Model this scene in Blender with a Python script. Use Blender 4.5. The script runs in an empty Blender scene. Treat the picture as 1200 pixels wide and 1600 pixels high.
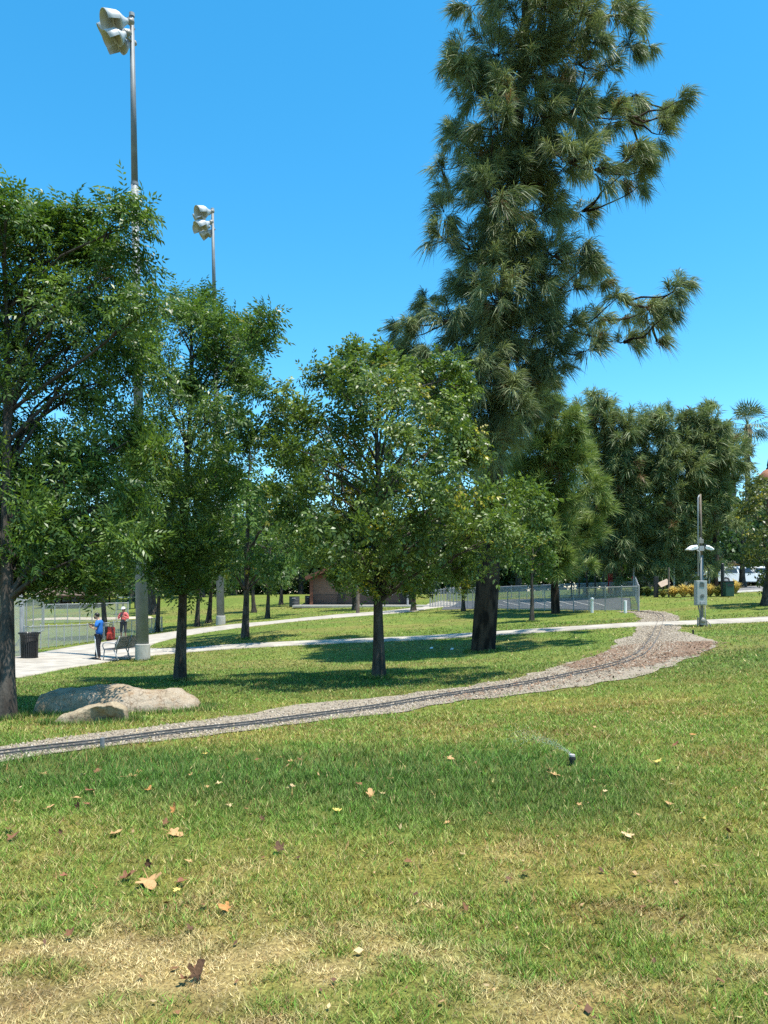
import bpy, bmesh, math, random
import numpy as np
from mathutils import Vector, Matrix, noise

R = math.radians
scene = bpy.context.scene
COL = scene.collection
rng = np.random.default_rng(7)
random.seed(7)

# ------------------------------------------------------------------ camera, sky, sun, exposure
EYE = 1.65            # eye height
F = 1200.0            # focal length in photo pixels (photo 1200 x 1600)
HOR = 925.0           # photo row of the horizon
cam_d = bpy.data.cameras.new("camera")
cam = bpy.data.objects.new("camera", cam_d)
COL.objects.link(cam)
cam.location = (0, 0, EYE)
cam.rotation_euler = (R(90), 0, 0)
cam_d.sensor_fit = 'VERTICAL'
cam_d.sensor_height = 36.0
cam_d.lens = 36.0 * F / 1600.0
cam_d.shift_y = (HOR - 800.0) / 1600.0
cam_d.clip_start = 0.05
cam_d.clip_end = 6000
scene.camera = cam

SUN_EL, SUN_AZ = R(74), R(-32)          # azimuth measured from +X (right of the picture) towards +Y
sun_dir = Vector((math.cos(SUN_EL) * math.cos(SUN_AZ), math.cos(SUN_EL) * math.sin(SUN_AZ), math.sin(SUN_EL)))
world = bpy.data.worlds.new("World")
scene.world = world
world.use_nodes = True
wn = world.node_tree
wn.nodes.clear()
wo = wn.nodes.new("ShaderNodeOutputWorld")
bg = wn.nodes.new("ShaderNodeBackground")
sky = wn.nodes.new("ShaderNodeTexSky")
sky.sky_type = 'NISHITA'
sky.sun_disc = False
sky.sun_elevation = SUN_EL
sky.sun_rotation = math.atan2(sun_dir.x, sun_dir.y)
sky.altitude = 120
sky.air_density = 1.0
sky.dust_density = 0.25
sky.ozone_density = 4.0
hs = wn.nodes.new("ShaderNodeHueSaturation")
hs.inputs['Saturation'].default_value = 1.32
hs.inputs['Hue'].default_value = 0.482
wn.links.new(sky.outputs[0], hs.inputs['Color'])
wn.links.new(hs.outputs[0], bg.inputs[0])
bg.inputs[1].default_value = 0.13
wn.links.new(bg.outputs[0], wo.inputs[0])

sun_d = bpy.data.lights.new("sun", 'SUN')
sun_d.energy = 4.2
sun_d.angle = R(0.55)
sun_d.color = (1.0, 0.95, 0.87)
sun = bpy.data.objects.new("sun", sun_d)
COL.objects.link(sun)
sun.location = (20, 0, 60)
sun.rotation_euler = (-sun_dir).to_track_quat('-Z', 'Y').to_euler()

scene.view_settings.view_transform = 'Standard'
scene.view_settings.look = 'None'
scene.view_settings.exposure = 1.1
scene.view_settings.gamma = 1
scene.view_settings.use_curve_mapping = False
scene.render.engine = 'CYCLES'
scene.cycles.max_bounces = 7
scene.cycles.transparent_max_bounces = 12
scene.cycles.transmission_bounces = 4
scene.cycles.glossy_bounces = 2
scene.cycles.diffuse_bounces = 3
scene.cycles.use_denoising = False

# ------------------------------------------------------------------ helpers: naming
def tag(o, label=None, cat=None, group=None, kind=None):
    if label: o['label'] = label
    if cat: o['category'] = cat
    if group: o['group'] = group
    if kind: o['kind'] = kind
    return o

def thing(name, label, cat, loc=(0, 0, 0), group=None, rz=0.0):
    o = bpy.data.objects.new(name, None)
    o.empty_display_size = 0.2
    COL.objects.link(o)
    o.location = loc
    o.rotation_euler = (0, 0, rz)
    return tag(o, label, cat, group)

def origin_of(p):
    m = Vector((0, 0, 0))
    while p is not None:
        m = m + Vector(p.location)
        p = p.parent
    return m

def mesh_np(name, V, polys, mat=None, tint=None, smooth=False):
    """V (n,3); polys list of int arrays, each (m,k)"""
    me = bpy.data.meshes.new(name)
    V = np.asarray(V, dtype=np.float32)
    me.vertices.add(len(V))
    me.vertices.foreach_set('co', V.ravel())
    polys = [np.asarray(p, dtype=np.int32) for p in polys if len(p)]
    nl = sum(p.size for p in polys)
    npl = sum(len(p) for p in polys)
    me.loops.add(nl)
    me.polygons.add(npl)
    me.loops.foreach_set('vertex_index', np.concatenate([p.ravel() for p in polys]))
    tot = np.concatenate([np.full(len(p), p.shape[1], dtype=np.int32) for p in polys])
    st = np.concatenate([[0], np.cumsum(tot)[:-1]]).astype(np.int32)
    me.polygons.foreach_set('loop_start', st)
    me.polygons.foreach_set('loop_total', tot)
    if smooth:
        me.polygons.foreach_set('use_smooth', np.ones(npl, dtype=bool))
    if tint is not None:
        a = me.color_attributes.new('tint', 'FLOAT_COLOR', 'POINT')
        c = np.ones((len(V), 4), dtype=np.float32)
        c[:, :3] = tint
        a.data.foreach_set('color', c.ravel())
    me.update(calc_edges=True)
    if mat: me.materials.append(mat)
    return me

def put(name, me, parent=None, label=None):
    o = bpy.data.objects.new(name, me)
    COL.objects.link(o)
    if parent is not None:
        o.parent = parent
    if label: o['label'] = label
    return o

class MB:
    """collects shapes in world space; build() links them as one mesh object"""
    def __init__(s): s.v = []; s.f = []
    def add(s, vs, fs):
        b = len(s.v)
        s.v += [tuple(v) for v in vs]
        s.f += [tuple(i + b for i in f) for f in fs]
        return s
    def box(s, c, size, rz=0.0, m=None):
        x, y, z = [q / 2 for q in size]
        vs = [Vector(p) for p in ((-x,-y,-z),(x,-y,-z),(x,y,-z),(-x,y,-z),(-x,-y,z),(x,-y,z),(x,y,z),(-x,y,z))]
        M = m if m is not None else Matrix.Rotation(rz, 3, 'Z')
        vs = [M @ v + Vector(c) for v in vs]
        return s.add(vs, [(0,3,2,1),(4,5,6,7),(0,1,5,4),(1,2,6,5),(2,3,7,6),(3,0,4,7)])
    def bar(s, a, b, w, h=None, up=(0, 0, 1)):
        """box beam from a to b, w across, h along up"""
        a, b = Vector(a), Vector(b); h = h or w
        d = (b - a); L = d.length; d.normalize()
        side = d.cross(Vector(up))
        if side.length < 1e-4: side = d.cross(Vector((1, 0, 0)))
        side.normalize(); u = side.cross(d)
        M = Matrix((side, d, u)).transposed()
        return s.box((a + b) / 2, (w, L, h), m=M)
    def tube(s, pts, rad, n=8, cap=True):
        pts = [Vector(p) for p in pts]
        if not isinstance(rad, (list, tuple)): rad = [rad] * len(pts)
        vs = []; fs = []
        ref = None
        for i, p in enumerate(pts):
            d = (pts[min(i + 1, len(pts) - 1)] - pts[max(i - 1, 0)])
            if d.length < 1e-9: d = Vector((0, 0, 1))
            d.normalize()
            if ref is None:
                ref = Vector((1, 0, 0)) if abs(d.x) < 0.9 else Vector((0, 1, 0))
            u = (ref - d * ref.dot(d)).normalized(); w = d.cross(u); ref = u
            for k in range(n):
                a = 2 * math.pi * k / n
                vs.append(p + (u * math.cos(a) + w * math.sin(a)) * rad[i])
        for i in range(len(pts) - 1):
            for k in range(n):
                k2 = (k + 1) % n
                fs.append((i*n+k, i*n+k2, (i+1)*n+k2, (i+1)*n+k))
        if cap:
            fs.append(tuple(range(n))[::-1]); fs.append(tuple((len(pts)-1)*n + k for k in range(n)))
        return s.add(vs, fs)
    def lathe(s, prof, c=(0, 0, 0), n=16, m=None, a0=0.0, a1=2*math.pi):
        full = abs(a1 - a0 - 2 * math.pi) < 1e-6
        nn = n if full else n + 1
        vs = []; fs = []
        for r, z in prof:
            for k in range(nn):
                a = a0 + (a1 - a0) * k / n
                v = Vector((r * math.cos(a), r * math.sin(a), z))
                if m is not None: v = m @ v
                vs.append(v + Vector(c))
        for i in range(len(prof) - 1):
            for k in range(n):
                k2 = (k + 1) % nn
                fs.append((i*nn+k, i*nn+k2, (i+1)*nn+k2, (i+1)*nn+k))
        return s.add(vs, fs)
    def ell(s, c, r, n=12, k=8, m=None):
        prof = []
        vs = []; fs = []
        for i in range(k + 1):
            t = math.pi * i / k
            for j in range(n):
                a = 2 * math.pi * j / n
                v = Vector((r[0]*math.sin(t)*math.cos(a), r[1]*math.sin(t)*math.sin(a), r[2]*math.cos(t)))
                if m is not None: v = m @ v
                vs.append(v + Vector(c))
        for i in range(k):
            for j in range(n):
                j2 = (j + 1) % n
                fs.append((i*n+j, (i+1)*n+j, (i+1)*n+j2, i*n+j2))
        return s.add(vs, fs)
    def build(s, name, mat, parent=None, smooth=False, bevel=0.0, label=None):
        o3 = origin_of(parent) if parent is not None else Vector((0, 0, 0))
        me = bpy.data.meshes.new(name)
        me.from_pydata([tuple(Vector(v) - o3) for v in s.v], [], s.f)
        me.update()
        if mat: me.materials.append(mat)
        if smooth:
            me.polygons.foreach_set('use_smooth', np.ones(len(me.polygons), dtype=bool))
        if bevel > 0:
            bm = bmesh.new(); bm.from_mesh(me)
            es = [e for e in bm.edges if len(e.link_faces) == 2 and e.calc_face_angle(0) > 0.6]
            bmesh.ops.bevel(bm, geom=es, offset=bevel, segments=2, affect='EDGES', profile=0.6)
            bm.to_mesh(me); bm.free()
        return put(name, me, parent, label)

def copy_tree(o, parent=None):
    c = o.copy(); COL.objects.link(c); c.parent = parent
    for ch in list(o.children): copy_tree(ch, c)
    return c

# ------------------------------------------------------------------ numpy noise
def _h(i, j, s):
    n = (i * 374761393 + j * 668265263 + s * 1442695041) & 0xffffffff
    n = ((n ^ (n >> 13)) * 1274126177) & 0xffffffff
    n = n ^ (n >> 16)
    return (n & 0xffff) / 65535.0
def vnoise(x, y, seed=0):
    x = np.asarray(x, float); y = np.asarray(y, float)
    i = np.floor(x).astype(np.int64); j = np.floor(y).astype(np.int64)
    u = x - i; v = y - j
    u = u*u*(3-2*u); v = v*v*(3-2*v)
    return ((_h(i,j,seed)*(1-u)+_h(i+1,j,seed)*u)*(1-v) + (_h(i,j+1,seed)*(1-u)+_h(i+1,j+1,seed)*u)*v)
def fbm(x, y, seed=0, o=4):
    t = 0; a = 0.5; s = 0
    for k in range(o):
        t = t + a * vnoise(np.asarray(x) * 2**k + 17.3*k, np.asarray(y) * 2**k - 9.1*k, seed + k); s += a; a *= 0.5
    return t / s
def sstep(a, b, x):
    t = np.clip((np.asarray(x, float) - a) / (b - a), 0, 1)
    return t*t*(3-2*t)

# ------------------------------------------------------------------ terrain height: thin-plate spline through surveyed points
def P(px, py, Y):
    return Vector(((px - 600.0) / F * Y, Y, EYE - (py - HOR) / F * Y))
_ctrl = []
for c in [(0,1185,7.8),(300,1148,9.2),(600,1110,11.5),(900,1060,14.5),(1110,1008,19.5),(1200,1060,13),(1200,1150,8.4),(1150,1300,5.2),
          (10,1125,11),(281,1065,16.5),(592,1060,16),(755,1018,24),(222,1032,28),(45,1028,28),(40,1058,21),(193,1000,40),
          (345,975,44),(600,1000,29),(640,950,50),(485,945.5,60),(992,953,38),(672,949,56),(1028,976,27.5),(1097,978,27.5),
          (1190,946,35),(1100,934,43),(1020,937,44),(1160,921,52),(830,972,33),(830,987,28),(100,968,52),(60,962,62),
          (420,948,60),(300,955,58),(420,972,44),(880,945,46),(383,999,31),(256,988,46),(730,955,42)]:
    p = P(*c); _ctrl.append((p.x, p.y, p.z))
for x, y, z in [(-3,0,0.0),(3,0,0.05),(0,3,0.0),(-4,4,0.0),(4,4,0.05),(0,6.5,0.0),(-10,-8,0),(10,-8,0),(-30,20,-0.6),(-40,45,-0.5),
                (-40,75,0.9),(0,80,1.3),(45,75,2.3),(35,55,2.2),(32,30,1.2),(25,12,0.5),(-25,5,0),(30,-5,0.3),(15,62,1.7),(-12,72,1.1),(-55,70,0.8)]:
    _ctrl.append((x, y, z))
_ctrl = np.array(_ctrl)
def _tps(d2): return np.where(d2 > 1e-12, 0.5 * d2 * np.log(np.maximum(d2, 1e-12)), 0.0)
def _fit(c, lam=1.5):
    n = len(c); X = c[:, :2]
    d2 = ((X[:, None] - X[None]) ** 2).sum(-1)
    A = np.zeros((n+3, n+3)); A[:n, :n] = _tps(d2) + lam*np.eye(n)
    A[:n, n] = 1; A[:n, n+1:] = X; A[n, :n] = 1; A[n+1:, :n] = X.T
    return np.linalg.solve(A, np.concatenate([c[:, 2], [0,0,0]]))
_W = _fit(_ctrl)
def gz(x, y):
    x = np.asarray(x, float); y = np.asarray(y, float)
    sh = np.broadcast(x, y).shape
    xf = np.broadcast_to(x, sh).ravel(); yf = np.broadcast_to(y, sh).ravel()
    out = np.empty(len(xf))
    for a in range(0, len(xf), 20000):
        q = slice(a, a + 20000)
        d2 = (xf[q, None] - _ctrl[None, :, 0])**2 + (yf[q, None] - _ctrl[None, :, 1])**2
        z = _tps(d2) @ _W[:len(_ctrl)] + _W[-3] + _W[-2]*xf[q] + _W[-1]*yf[q]
        r = np.hypot(xf[q] / 0.9, yf[q] - 25)
        k = sstep(45, 100, r)
        out[q] = np.clip(z, -1.5, 3.2) * (1 - k) + (1.1 + 0.012 * np.clip(xf[q], -60, 60)) * k
    return out.reshape(sh)
def gz1(x, y): return float(gz(np.array([x]), np.array([y]))[0])
_Ys = np.concatenate([np.linspace(2.2, 30, 500), np.linspace(30.1, 110, 500)])
def GY(px, Y, off=0.0):
    x = (px - 600.0) / F * Y
    return Vector((x, Y, gz1(x, Y) + off))
def G(px, py, off=0.0):
    """ground point seen at a photo pixel"""
    xs = (px - 600.0) / F * _Ys; zr = EYE - (py - HOR) / F * _Ys
    d = zr - gz(xs, _Ys)
    k = np.argmax(d <= 0)
    if d[k] > 0: k = len(_Ys) - 1
    if k == 0: Y = _Ys[0]
    else:
        t = d[k-1] / (d[k-1] - d[k] + 1e-12); Y = _Ys[k-1] + t * (_Ys[k] - _Ys[k-1])
    x = (px - 600.0) / F * Y
    return Vector((x, Y, gz1(x, Y) + off))

# ------------------------------------------------------------------ materials
def mat(name, c1, c2=None, rough=0.7, scale=8.0, detail=6.0, bump=0.0, bscale=None, metal=0.0, spec=0.4, lo=0.35, hi=0.65, stretch=None):
    m = bpy.data.materials.new(name); m.use_nodes = True
    nt = m.node_tree; b = nt.nodes['Principled BSDF']
    b.inputs['Roughness'].default_value = rough
    b.inputs['Metallic'].default_value = metal
    b.inputs['Specular IOR Level'].default_value = spec
    c2 = c2 or tuple(q * 0.82 for q in c1)
    tc = nt.nodes.new('ShaderNodeTexCoord'); mp = nt.nodes.new('ShaderNodeMapping')
    if stretch: mp.inputs['Scale'].default_value = stretch
    nt.links.new(tc.outputs['Object'], mp.inputs[0])
    nz = nt.nodes.new('ShaderNodeTexNoise'); nz.inputs['Scale'].default_value = scale; nz.inputs['Detail'].default_value = detail
    nt.links.new(mp.outputs[0], nz.inputs['Vector'])
    cr = nt.nodes.new('ShaderNodeValToRGB')
    cr.color_ramp.elements[0].position = lo; cr.color_ramp.elements[1].position = hi
    cr.color_ramp.elements[0].color = (*c1, 1); cr.color_ramp.elements[1].color = (*c2, 1)
    nt.links.new(nz.outputs[0], cr.inputs[0]); nt.links.new(cr.outputs[0], b.inputs['Base Color'])
    if bump:
        n2 = nt.nodes.new('ShaderNodeTexNoise'); n2.inputs['Scale'].default_value = bscale or scale * 3; n2.inputs['Detail'].default_value = 8
        nt.links.new(mp.outputs[0], n2.inputs['Vector'])
        bp = nt.nodes.new('ShaderNodeBump'); bp.inputs['Strength'].default_value = bump; bp.inputs['Distance'].default_value = 0.03
        nt.links.new(n2.outputs[0], bp.inputs['Height']); nt.links.new(bp.outputs[0], b.inputs['Normal'])
    return m

def leaf_mat(name, transl=0.3, rough=0.45, spec=0.5, tcol=(1.25, 1.35, 0.6)):
    m = bpy.data.materials.new(name); m.use_nodes = True
    nt = m.node_tree; b = nt.nodes['Principled BSDF']; out = nt.nodes['Material Output']
    at = nt.nodes.new('ShaderNodeAttribute'); at.attribute_name = 'tint'
    b.inputs['Roughness'].default_value = rough; b.inputs['Specular IOR Level'].default_value = spec
    nt.links.new(at.outputs['Color'], b.inputs['Base Color'])
    tr = nt.nodes.new('ShaderNodeBsdfTranslucent')
    mu = nt.nodes.new('ShaderNodeMix'); mu.data_type = 'RGBA'; mu.blend_type = 'MULTIPLY'; mu.inputs[0].default_value = 1
    mu.inputs[7].default_value = (*tcol, 1)
    nt.links.new(at.outputs['Color'], mu.inputs[6]); nt.links.new(mu.outputs[2], tr.inputs[0])
    mx = nt.nodes.new('ShaderNodeMixShader'); mx.inputs[0].default_value = transl
    nt.links.new(b.outputs[0], mx.inputs[1]); nt.links.new(tr.outputs[0], mx.inputs[2]); nt.links.new(mx.outputs[0], out.inputs[0])
    return m

def link_mat(name, col, cell=0.05, wire=0.16, cloth=0.0, rough=0.5):
    """woven wire mesh: opaque wires, open holes (with a share of thin windscreen cloth)"""
    m = bpy.data.materials.new(name); m.use_nodes = True
    nt = m.node_tree; b = nt.nodes['Principled BSDF']; out = nt.nodes['Material Output']
    b.inputs['Base Color'].default_value = (*col, 1); b.inputs['Roughness'].default_value = rough; b.inputs['Metallic'].default_value = 0.25
    uv = nt.nodes.new('ShaderNodeUVMap'); uv.uv_map = 'UVMap'
    sp = nt.nodes.new('ShaderNodeSeparateXYZ'); nt.links.new(uv.outputs[0], sp.inputs[0])
    def M(op, a, bb, v=None):
        n = nt.nodes.new('ShaderNodeMath'); n.operation = op
        nt.links.new(a, n.inputs[0])
        if bb is not None: nt.links.new(bb, n.inputs[1])
        elif v is not None: n.inputs[1].default_value = v
        return n.outputs[0]
    res = []
    for op in ('ADD', 'SUBTRACT'):
        s = M(op, sp.outputs[0], sp.outputs[1]); s = M('MULTIPLY', s, None, 1.0 / cell)
        s = M('FRACT', s, None); s = M('LESS_THAN', s, None, wire); res.append(s)
    a = M('MAXIMUM', res[0], res[1])
    if cloth: a = M('MAXIMUM', a, None, cloth)
    tr = nt.nodes.new('ShaderNodeBsdfTransparent')
    mx = nt.nodes.new('ShaderNodeMixShader')
    nt.links.new(a, mx.inputs[0]); nt.links.new(tr.outputs[0], mx.inputs[1]); nt.links.new(b.outputs[0], mx.inputs[2])
    nt.links.new(mx.outputs[0], out.inputs[0])
    return m

M = {}
M['bark'] = mat('bark_grey', (0.092, 0.080, 0.066), (0.034, 0.028, 0.023), 0.9, 9, bump=0.9, bscale=22, stretch=(1, 1, 0.25), spec=0.15)
M['bark_pine'] = mat('bark_pine', (0.06, 0.042, 0.031), (0.016, 0.012, 0.010), 0.95, 5, bump=1.0, bscale=12, stretch=(1, 1, 0.3), lo=0.42, hi=0.58, spec=0.1)
M['bark_light'] = mat('bark_light', (0.22, 0.18, 0.14), (0.11, 0.085, 0.065), 0.9, 9, bump=0.7, stretch=(1, 1, 0.3), spec=0.15)
M['leaf'] = leaf_mat('leaf_glossy', 0.32, 0.42, 0.36)
M['leaf_soft'] = leaf_mat('leaf_soft', 0.3, 0.55, 0.4)
M['needle'] = leaf_mat('needle', 0.28, 0.5, 0.3, (1.1, 1.15, 0.7))
M['grass'] = leaf_mat('grass_blade', 0.2, 0.6, 0.22, (1.15, 1.25, 0.6))
M['dryleaf'] = leaf_mat('dry_leaf', 0.15, 0.7, 0.25, (1.2, 1.0, 0.6))
M['steel'] = mat('galvanised_steel', (0.36, 0.37, 0.38), (0.27, 0.28, 0.29), 0.5, 4, spec=0.4)
M['pole'] = mat('pole_steel', (0.185, 0.205, 0.215), (0.14, 0.155, 0.165), 0.55, 2.2, spec=0.35, lo=0.4, hi=0.7)
M['concrete'] = mat('concrete', (0.42, 0.40, 0.36), (0.33, 0.315, 0.28), 0.85, 6, bump=0.15, bscale=60)
M['path'] = mat('path_concrete', (0.40, 0.36, 0.295), (0.27, 0.24, 0.195), 0.85, 1.6, detail=12, bump=0.1, bscale=30)
M['gravel'] = mat('gravel_bed', (0.31, 0.26, 0.195), (0.20, 0.165, 0.12), 0.95, 26, detail=8, bump=0.6, bscale=60, lo=0.4, hi=0.6)
M['mulch'] = mat('bark_mulch', (0.22, 0.145, 0.09), (0.13, 0.08, 0.05), 0.95, 20, detail=8, bump=0.6, bscale=50)
M['asphalt'] = mat('asphalt', (0.075, 0.077, 0.08), (0.05, 0.05, 0.053), 0.9, 3, bump=0.2, bscale=90)
M['white'] = mat('white_paint', (0.78, 0.78, 0.76), (0.68, 0.68, 0.66), 0.5, 6)
M['lamp_white'] = mat('lamp_housing', (0.46, 0.48, 0.49), (0.36, 0.38, 0.39), 0.45, 5)
M['lamp_in'] = mat('lamp_inside', (0.30, 0.28, 0.24), (0.22, 0.205, 0.18), 0.5, 5)
M['post_grey'] = mat('weathered_steel', (0.24, 0.25, 0.245), (0.17, 0.175, 0.17), 0.6, 5)
M['black'] = mat('black_metal', (0.022, 0.022, 0.024), (0.014, 0.014, 0.015), 0.4, 6)
M['rubber'] = mat('rubber', (0.02, 0.02, 0.02), (0.03, 0.03, 0.03), 0.8, 20)
M['rail'] = mat('rail_steel', (0.17, 0.16, 0.145), (0.10, 0.09, 0.08), 0.45, 20, metal=0.2)
M['sleeper'] = mat('sleeper_wood', (0.19, 0.16, 0.125), (0.11, 0.09, 0.07), 0.9, 25, stretch=(1, 0.2, 1), bump=0.3)
M['greybox'] = mat('grey_enclosure', (0.36, 0.38, 0.36), (0.30, 0.315, 0.30), 0.5, 7)
M['brown_trim'] = mat('redwood_trim', (0.17, 0.065, 0.035), (0.12, 0.045, 0.025), 0.7, 10, stretch=(0.2, 1, 1))
M['roof'] = mat('roof_shingle', (0.13, 0.095, 0.07), (0.08, 0.06, 0.045), 0.9, 14, bump=0.4)
M['terracotta'] = mat('terracotta', (0.32, 0.14, 0.075), (0.22, 0.09, 0.05), 0.8, 12)
M['dark_glass'] = mat('dark_glass', (0.02, 0.025, 0.03), (0.03, 0.035, 0.04), 0.08, 2, spec=0.8)
M['green_paint'] = mat('green_paint', (0.02, 0.075, 0.045), (0.015, 0.055, 0.035), 0.5, 5)
M['slide'] = mat('slide_plastic', (0.06, 0.22, 0.11), (0.05, 0.18, 0.09), 0.35, 4)
M['link'] = link_mat('chain_link', (0.40, 0.41, 0.40), 0.06, 0.22)
M['link_cloth'] = link_mat('chain_link_windscreen', (0.40, 0.43, 0.41), 0.06, 0.15, cloth=0.42)
# ------------------------------------------------------------------ ground, paths, gravel
def resample(pts, n):
    pts = np.array([tuple(p) for p in pts])[:, :2]
    d = np.concatenate([[0], np.cumsum(np.hypot(*np.diff(pts, axis=0).T))])
    t = np.linspace(0, d[-1], n)
    # smooth through a Catmull-like cubic by double linear + averaging
    q = np.stack([np.interp(t, d, pts[:, 0]), np.interp(t, d, pts[:, 1])], 1)
    for _ in range(3):
        q[1:-1] = 0.25*q[:-2] + 0.5*q[1:-1] + 0.25*q[2:]
    return q
POLYS = []      # bare areas (no lawn grass)
def strip(name, ea, eb, m, off, n=120, k=8, ragged=0.0, edge=0.0, bare=True):
    a = resample([p if isinstance(p, Vector) else G(*p) for p in ea], n); b = resample([p if isinstance(p, Vector) else G(*p) for p in eb], n)
    if ragged:
        for q, s in ((a, 3), (b, 9)):
            w = fbm(np.arange(n) * 0.35, np.zeros(n), s) - 0.5
            d = (b - a); d /= np.linalg.norm(d, axis=1)[:, None] + 1e-9
            q += d * w[:, None] * ragged
    if bare: POLYS.append(np.concatenate([a, b[::-1]]))
    t = np.linspace(0, 1, k + 1)
    g = a[:, None] * (1 - t)[None, :, None] + b[:, None] * t[None, :, None]
    z = gz(g[..., 0], g[..., 1]) + off
    V = np.concatenate([g, z[..., None]], -1)
    if edge:      # skirt down on both borders
        lo = V.copy(); lo[..., 2] -= edge
        V = np.concatenate([lo[:, :1], V, lo[:, -1:]], 1)
    kk = V.shape[1]
    i = np.arange(n - 1)[:, None] * kk + np.arange(kk - 1)[None]
    F4 = np.stack([i, i + 1, i + 1 + kk, i + kk], -1).reshape(-1, 4)
    # face up
    p0, p1, p3 = V.reshape(-1, 3)[F4[len(F4)//2][[0, 1, 3]]]
    if np.cross(p1 - p0, p3 - p0)[2] < 0: F4 = F4[:, ::-1]
    o = put(name, mesh_np(name, V.reshape(-1, 3), [F4], m, smooth=not edge))
    return tag(o, kind='structure')

plaza_a = [(-90,1040),(0,1031),(60,1021),(133,1008),(190,998),(233,992.5),(277,986.5),(333,980),(400,973),(467,966.5),(533,960),(600,955.5),(640,951),(668,944),(690,939)]
plaza_b = [(-90,1085),(25,1060),(100,1045),(175,1033),(222,1021),(240,1006),(287,994),(333,986.5),(400,978),(467,970.5),(533,965),(600,960),(645,956),(690,949),(715,942)]
path2_a = [(205,1014),(285,1013.5),(420,1005),(590,997.5),(740,989.5),(830,984),(940,977),(1025,972.5),(1100,969.5),(1260,961)]
path2_b = [(190,1031),(240,1024),(285,1020),(420,1011),(590,1003),(740,995),(830,989.5),(940,982.5),(1025,978.5),(1100,975.5),(1260,968)]
strip('path', plaza_a, plaza_b, M['path'], 0.030, 160, 14, edge=0.08)
strip('path', path2_a, path2_b, M['path'], 0.036, 120, 6, edge=0.09)
grav_a = [(-80,1178),(0,1167),(133,1150),(233,1137),(317,1127),(400,1114),(467,1101),(600,1090),(700,1077),(800,1062),(850,1048),(900,1033),(945,1021),(962,1008),(958,1000),(985,995),(993,987),(992,974),(1003,967),(990,958),(960,956)]
grav_b = [(-80,1207),(0,1192),(100,1178),(200,1164),(300,1152),(400,1140),(500,1129),(600,1116),(700,1099),(800,1087),(900,1075),(1000,1057),(1060,1038),(1108,1018),(1122,1006),(1090,993),(1062,987),(1063,973),(1058,963),(1040,957),(1010,954)]
strip('gravel_bed', grav_a, grav_b, M['gravel'], 0.012, 220, 12, ragged=0.35)
mul_a = [(880,1040),(930,1027),(962,1012),(1000,1006),(1060,1003),(1112,1003)]
mul_b = [(920,1052),(970,1046),(1030,1036),(1075,1026),(1100,1017),(1116,1008)]
strip('mulch_bed', mul_a, mul_b, M['mulch'], 0.018, 60, 8, ragged=0.9, bare=False)
# fenced car park and the road at the right
strip('car_park_surface', [(700,940),(780,937),(860,935),(930,934),(985,934)], [(690,953),(780,951),(860,951),(920,953),(985,953)], M['asphalt'], 0.015, 40, 8)
strip('road', [GY(1142,57),GY(1200,58),GY(1330,60)], [GY(1138,47.5),GY(1200,48.5),GY(1330,51)], mat('road_asphalt', (0.17,0.165,0.16), (0.13,0.125,0.12), 0.9, 2), 0.02, 30, 8)
strip('infield_dirt', [(60,966),(150,965),(235,963)], [(40,970),(150,969),(240,966)], mat('infield_dirt', (0.45,0.38,0.28), (0.38,0.31,0.22), 0.95, 3), 0.015, 40, 6)
strip('kerb', [GY(1136,47.4),GY(1200,48.4),GY(1330,50.9)], [GY(1134,47.0),GY(1200,48.0),GY(1330,50.5)], M['concrete'], 0.10, 30, 3, edge=0.14)

def in_poly(x, y, poly):
    c = np.zeros(len(x), bool); n = len(poly)
    ok = (x > poly[:,0].min()) & (x < poly[:,0].max()) & (y > poly[:,1].min()) & (y < poly[:,1].max())
    idx = np.nonzero(ok)[0]; xs = x[idx]; ys = y[idx]; cc = np.zeros(len(idx), bool)
    j = n - 1
    for i in range(n):
        xi, yi = poly[i]; xj, yj = poly[j]
        m = ((yi > ys) != (yj > ys)) & (xs < (xj - xi) * (ys - yi) / (yj - yi + 1e-12) + xi)
        cc ^= m; j = i
    c[idx] = cc
    return c

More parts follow.
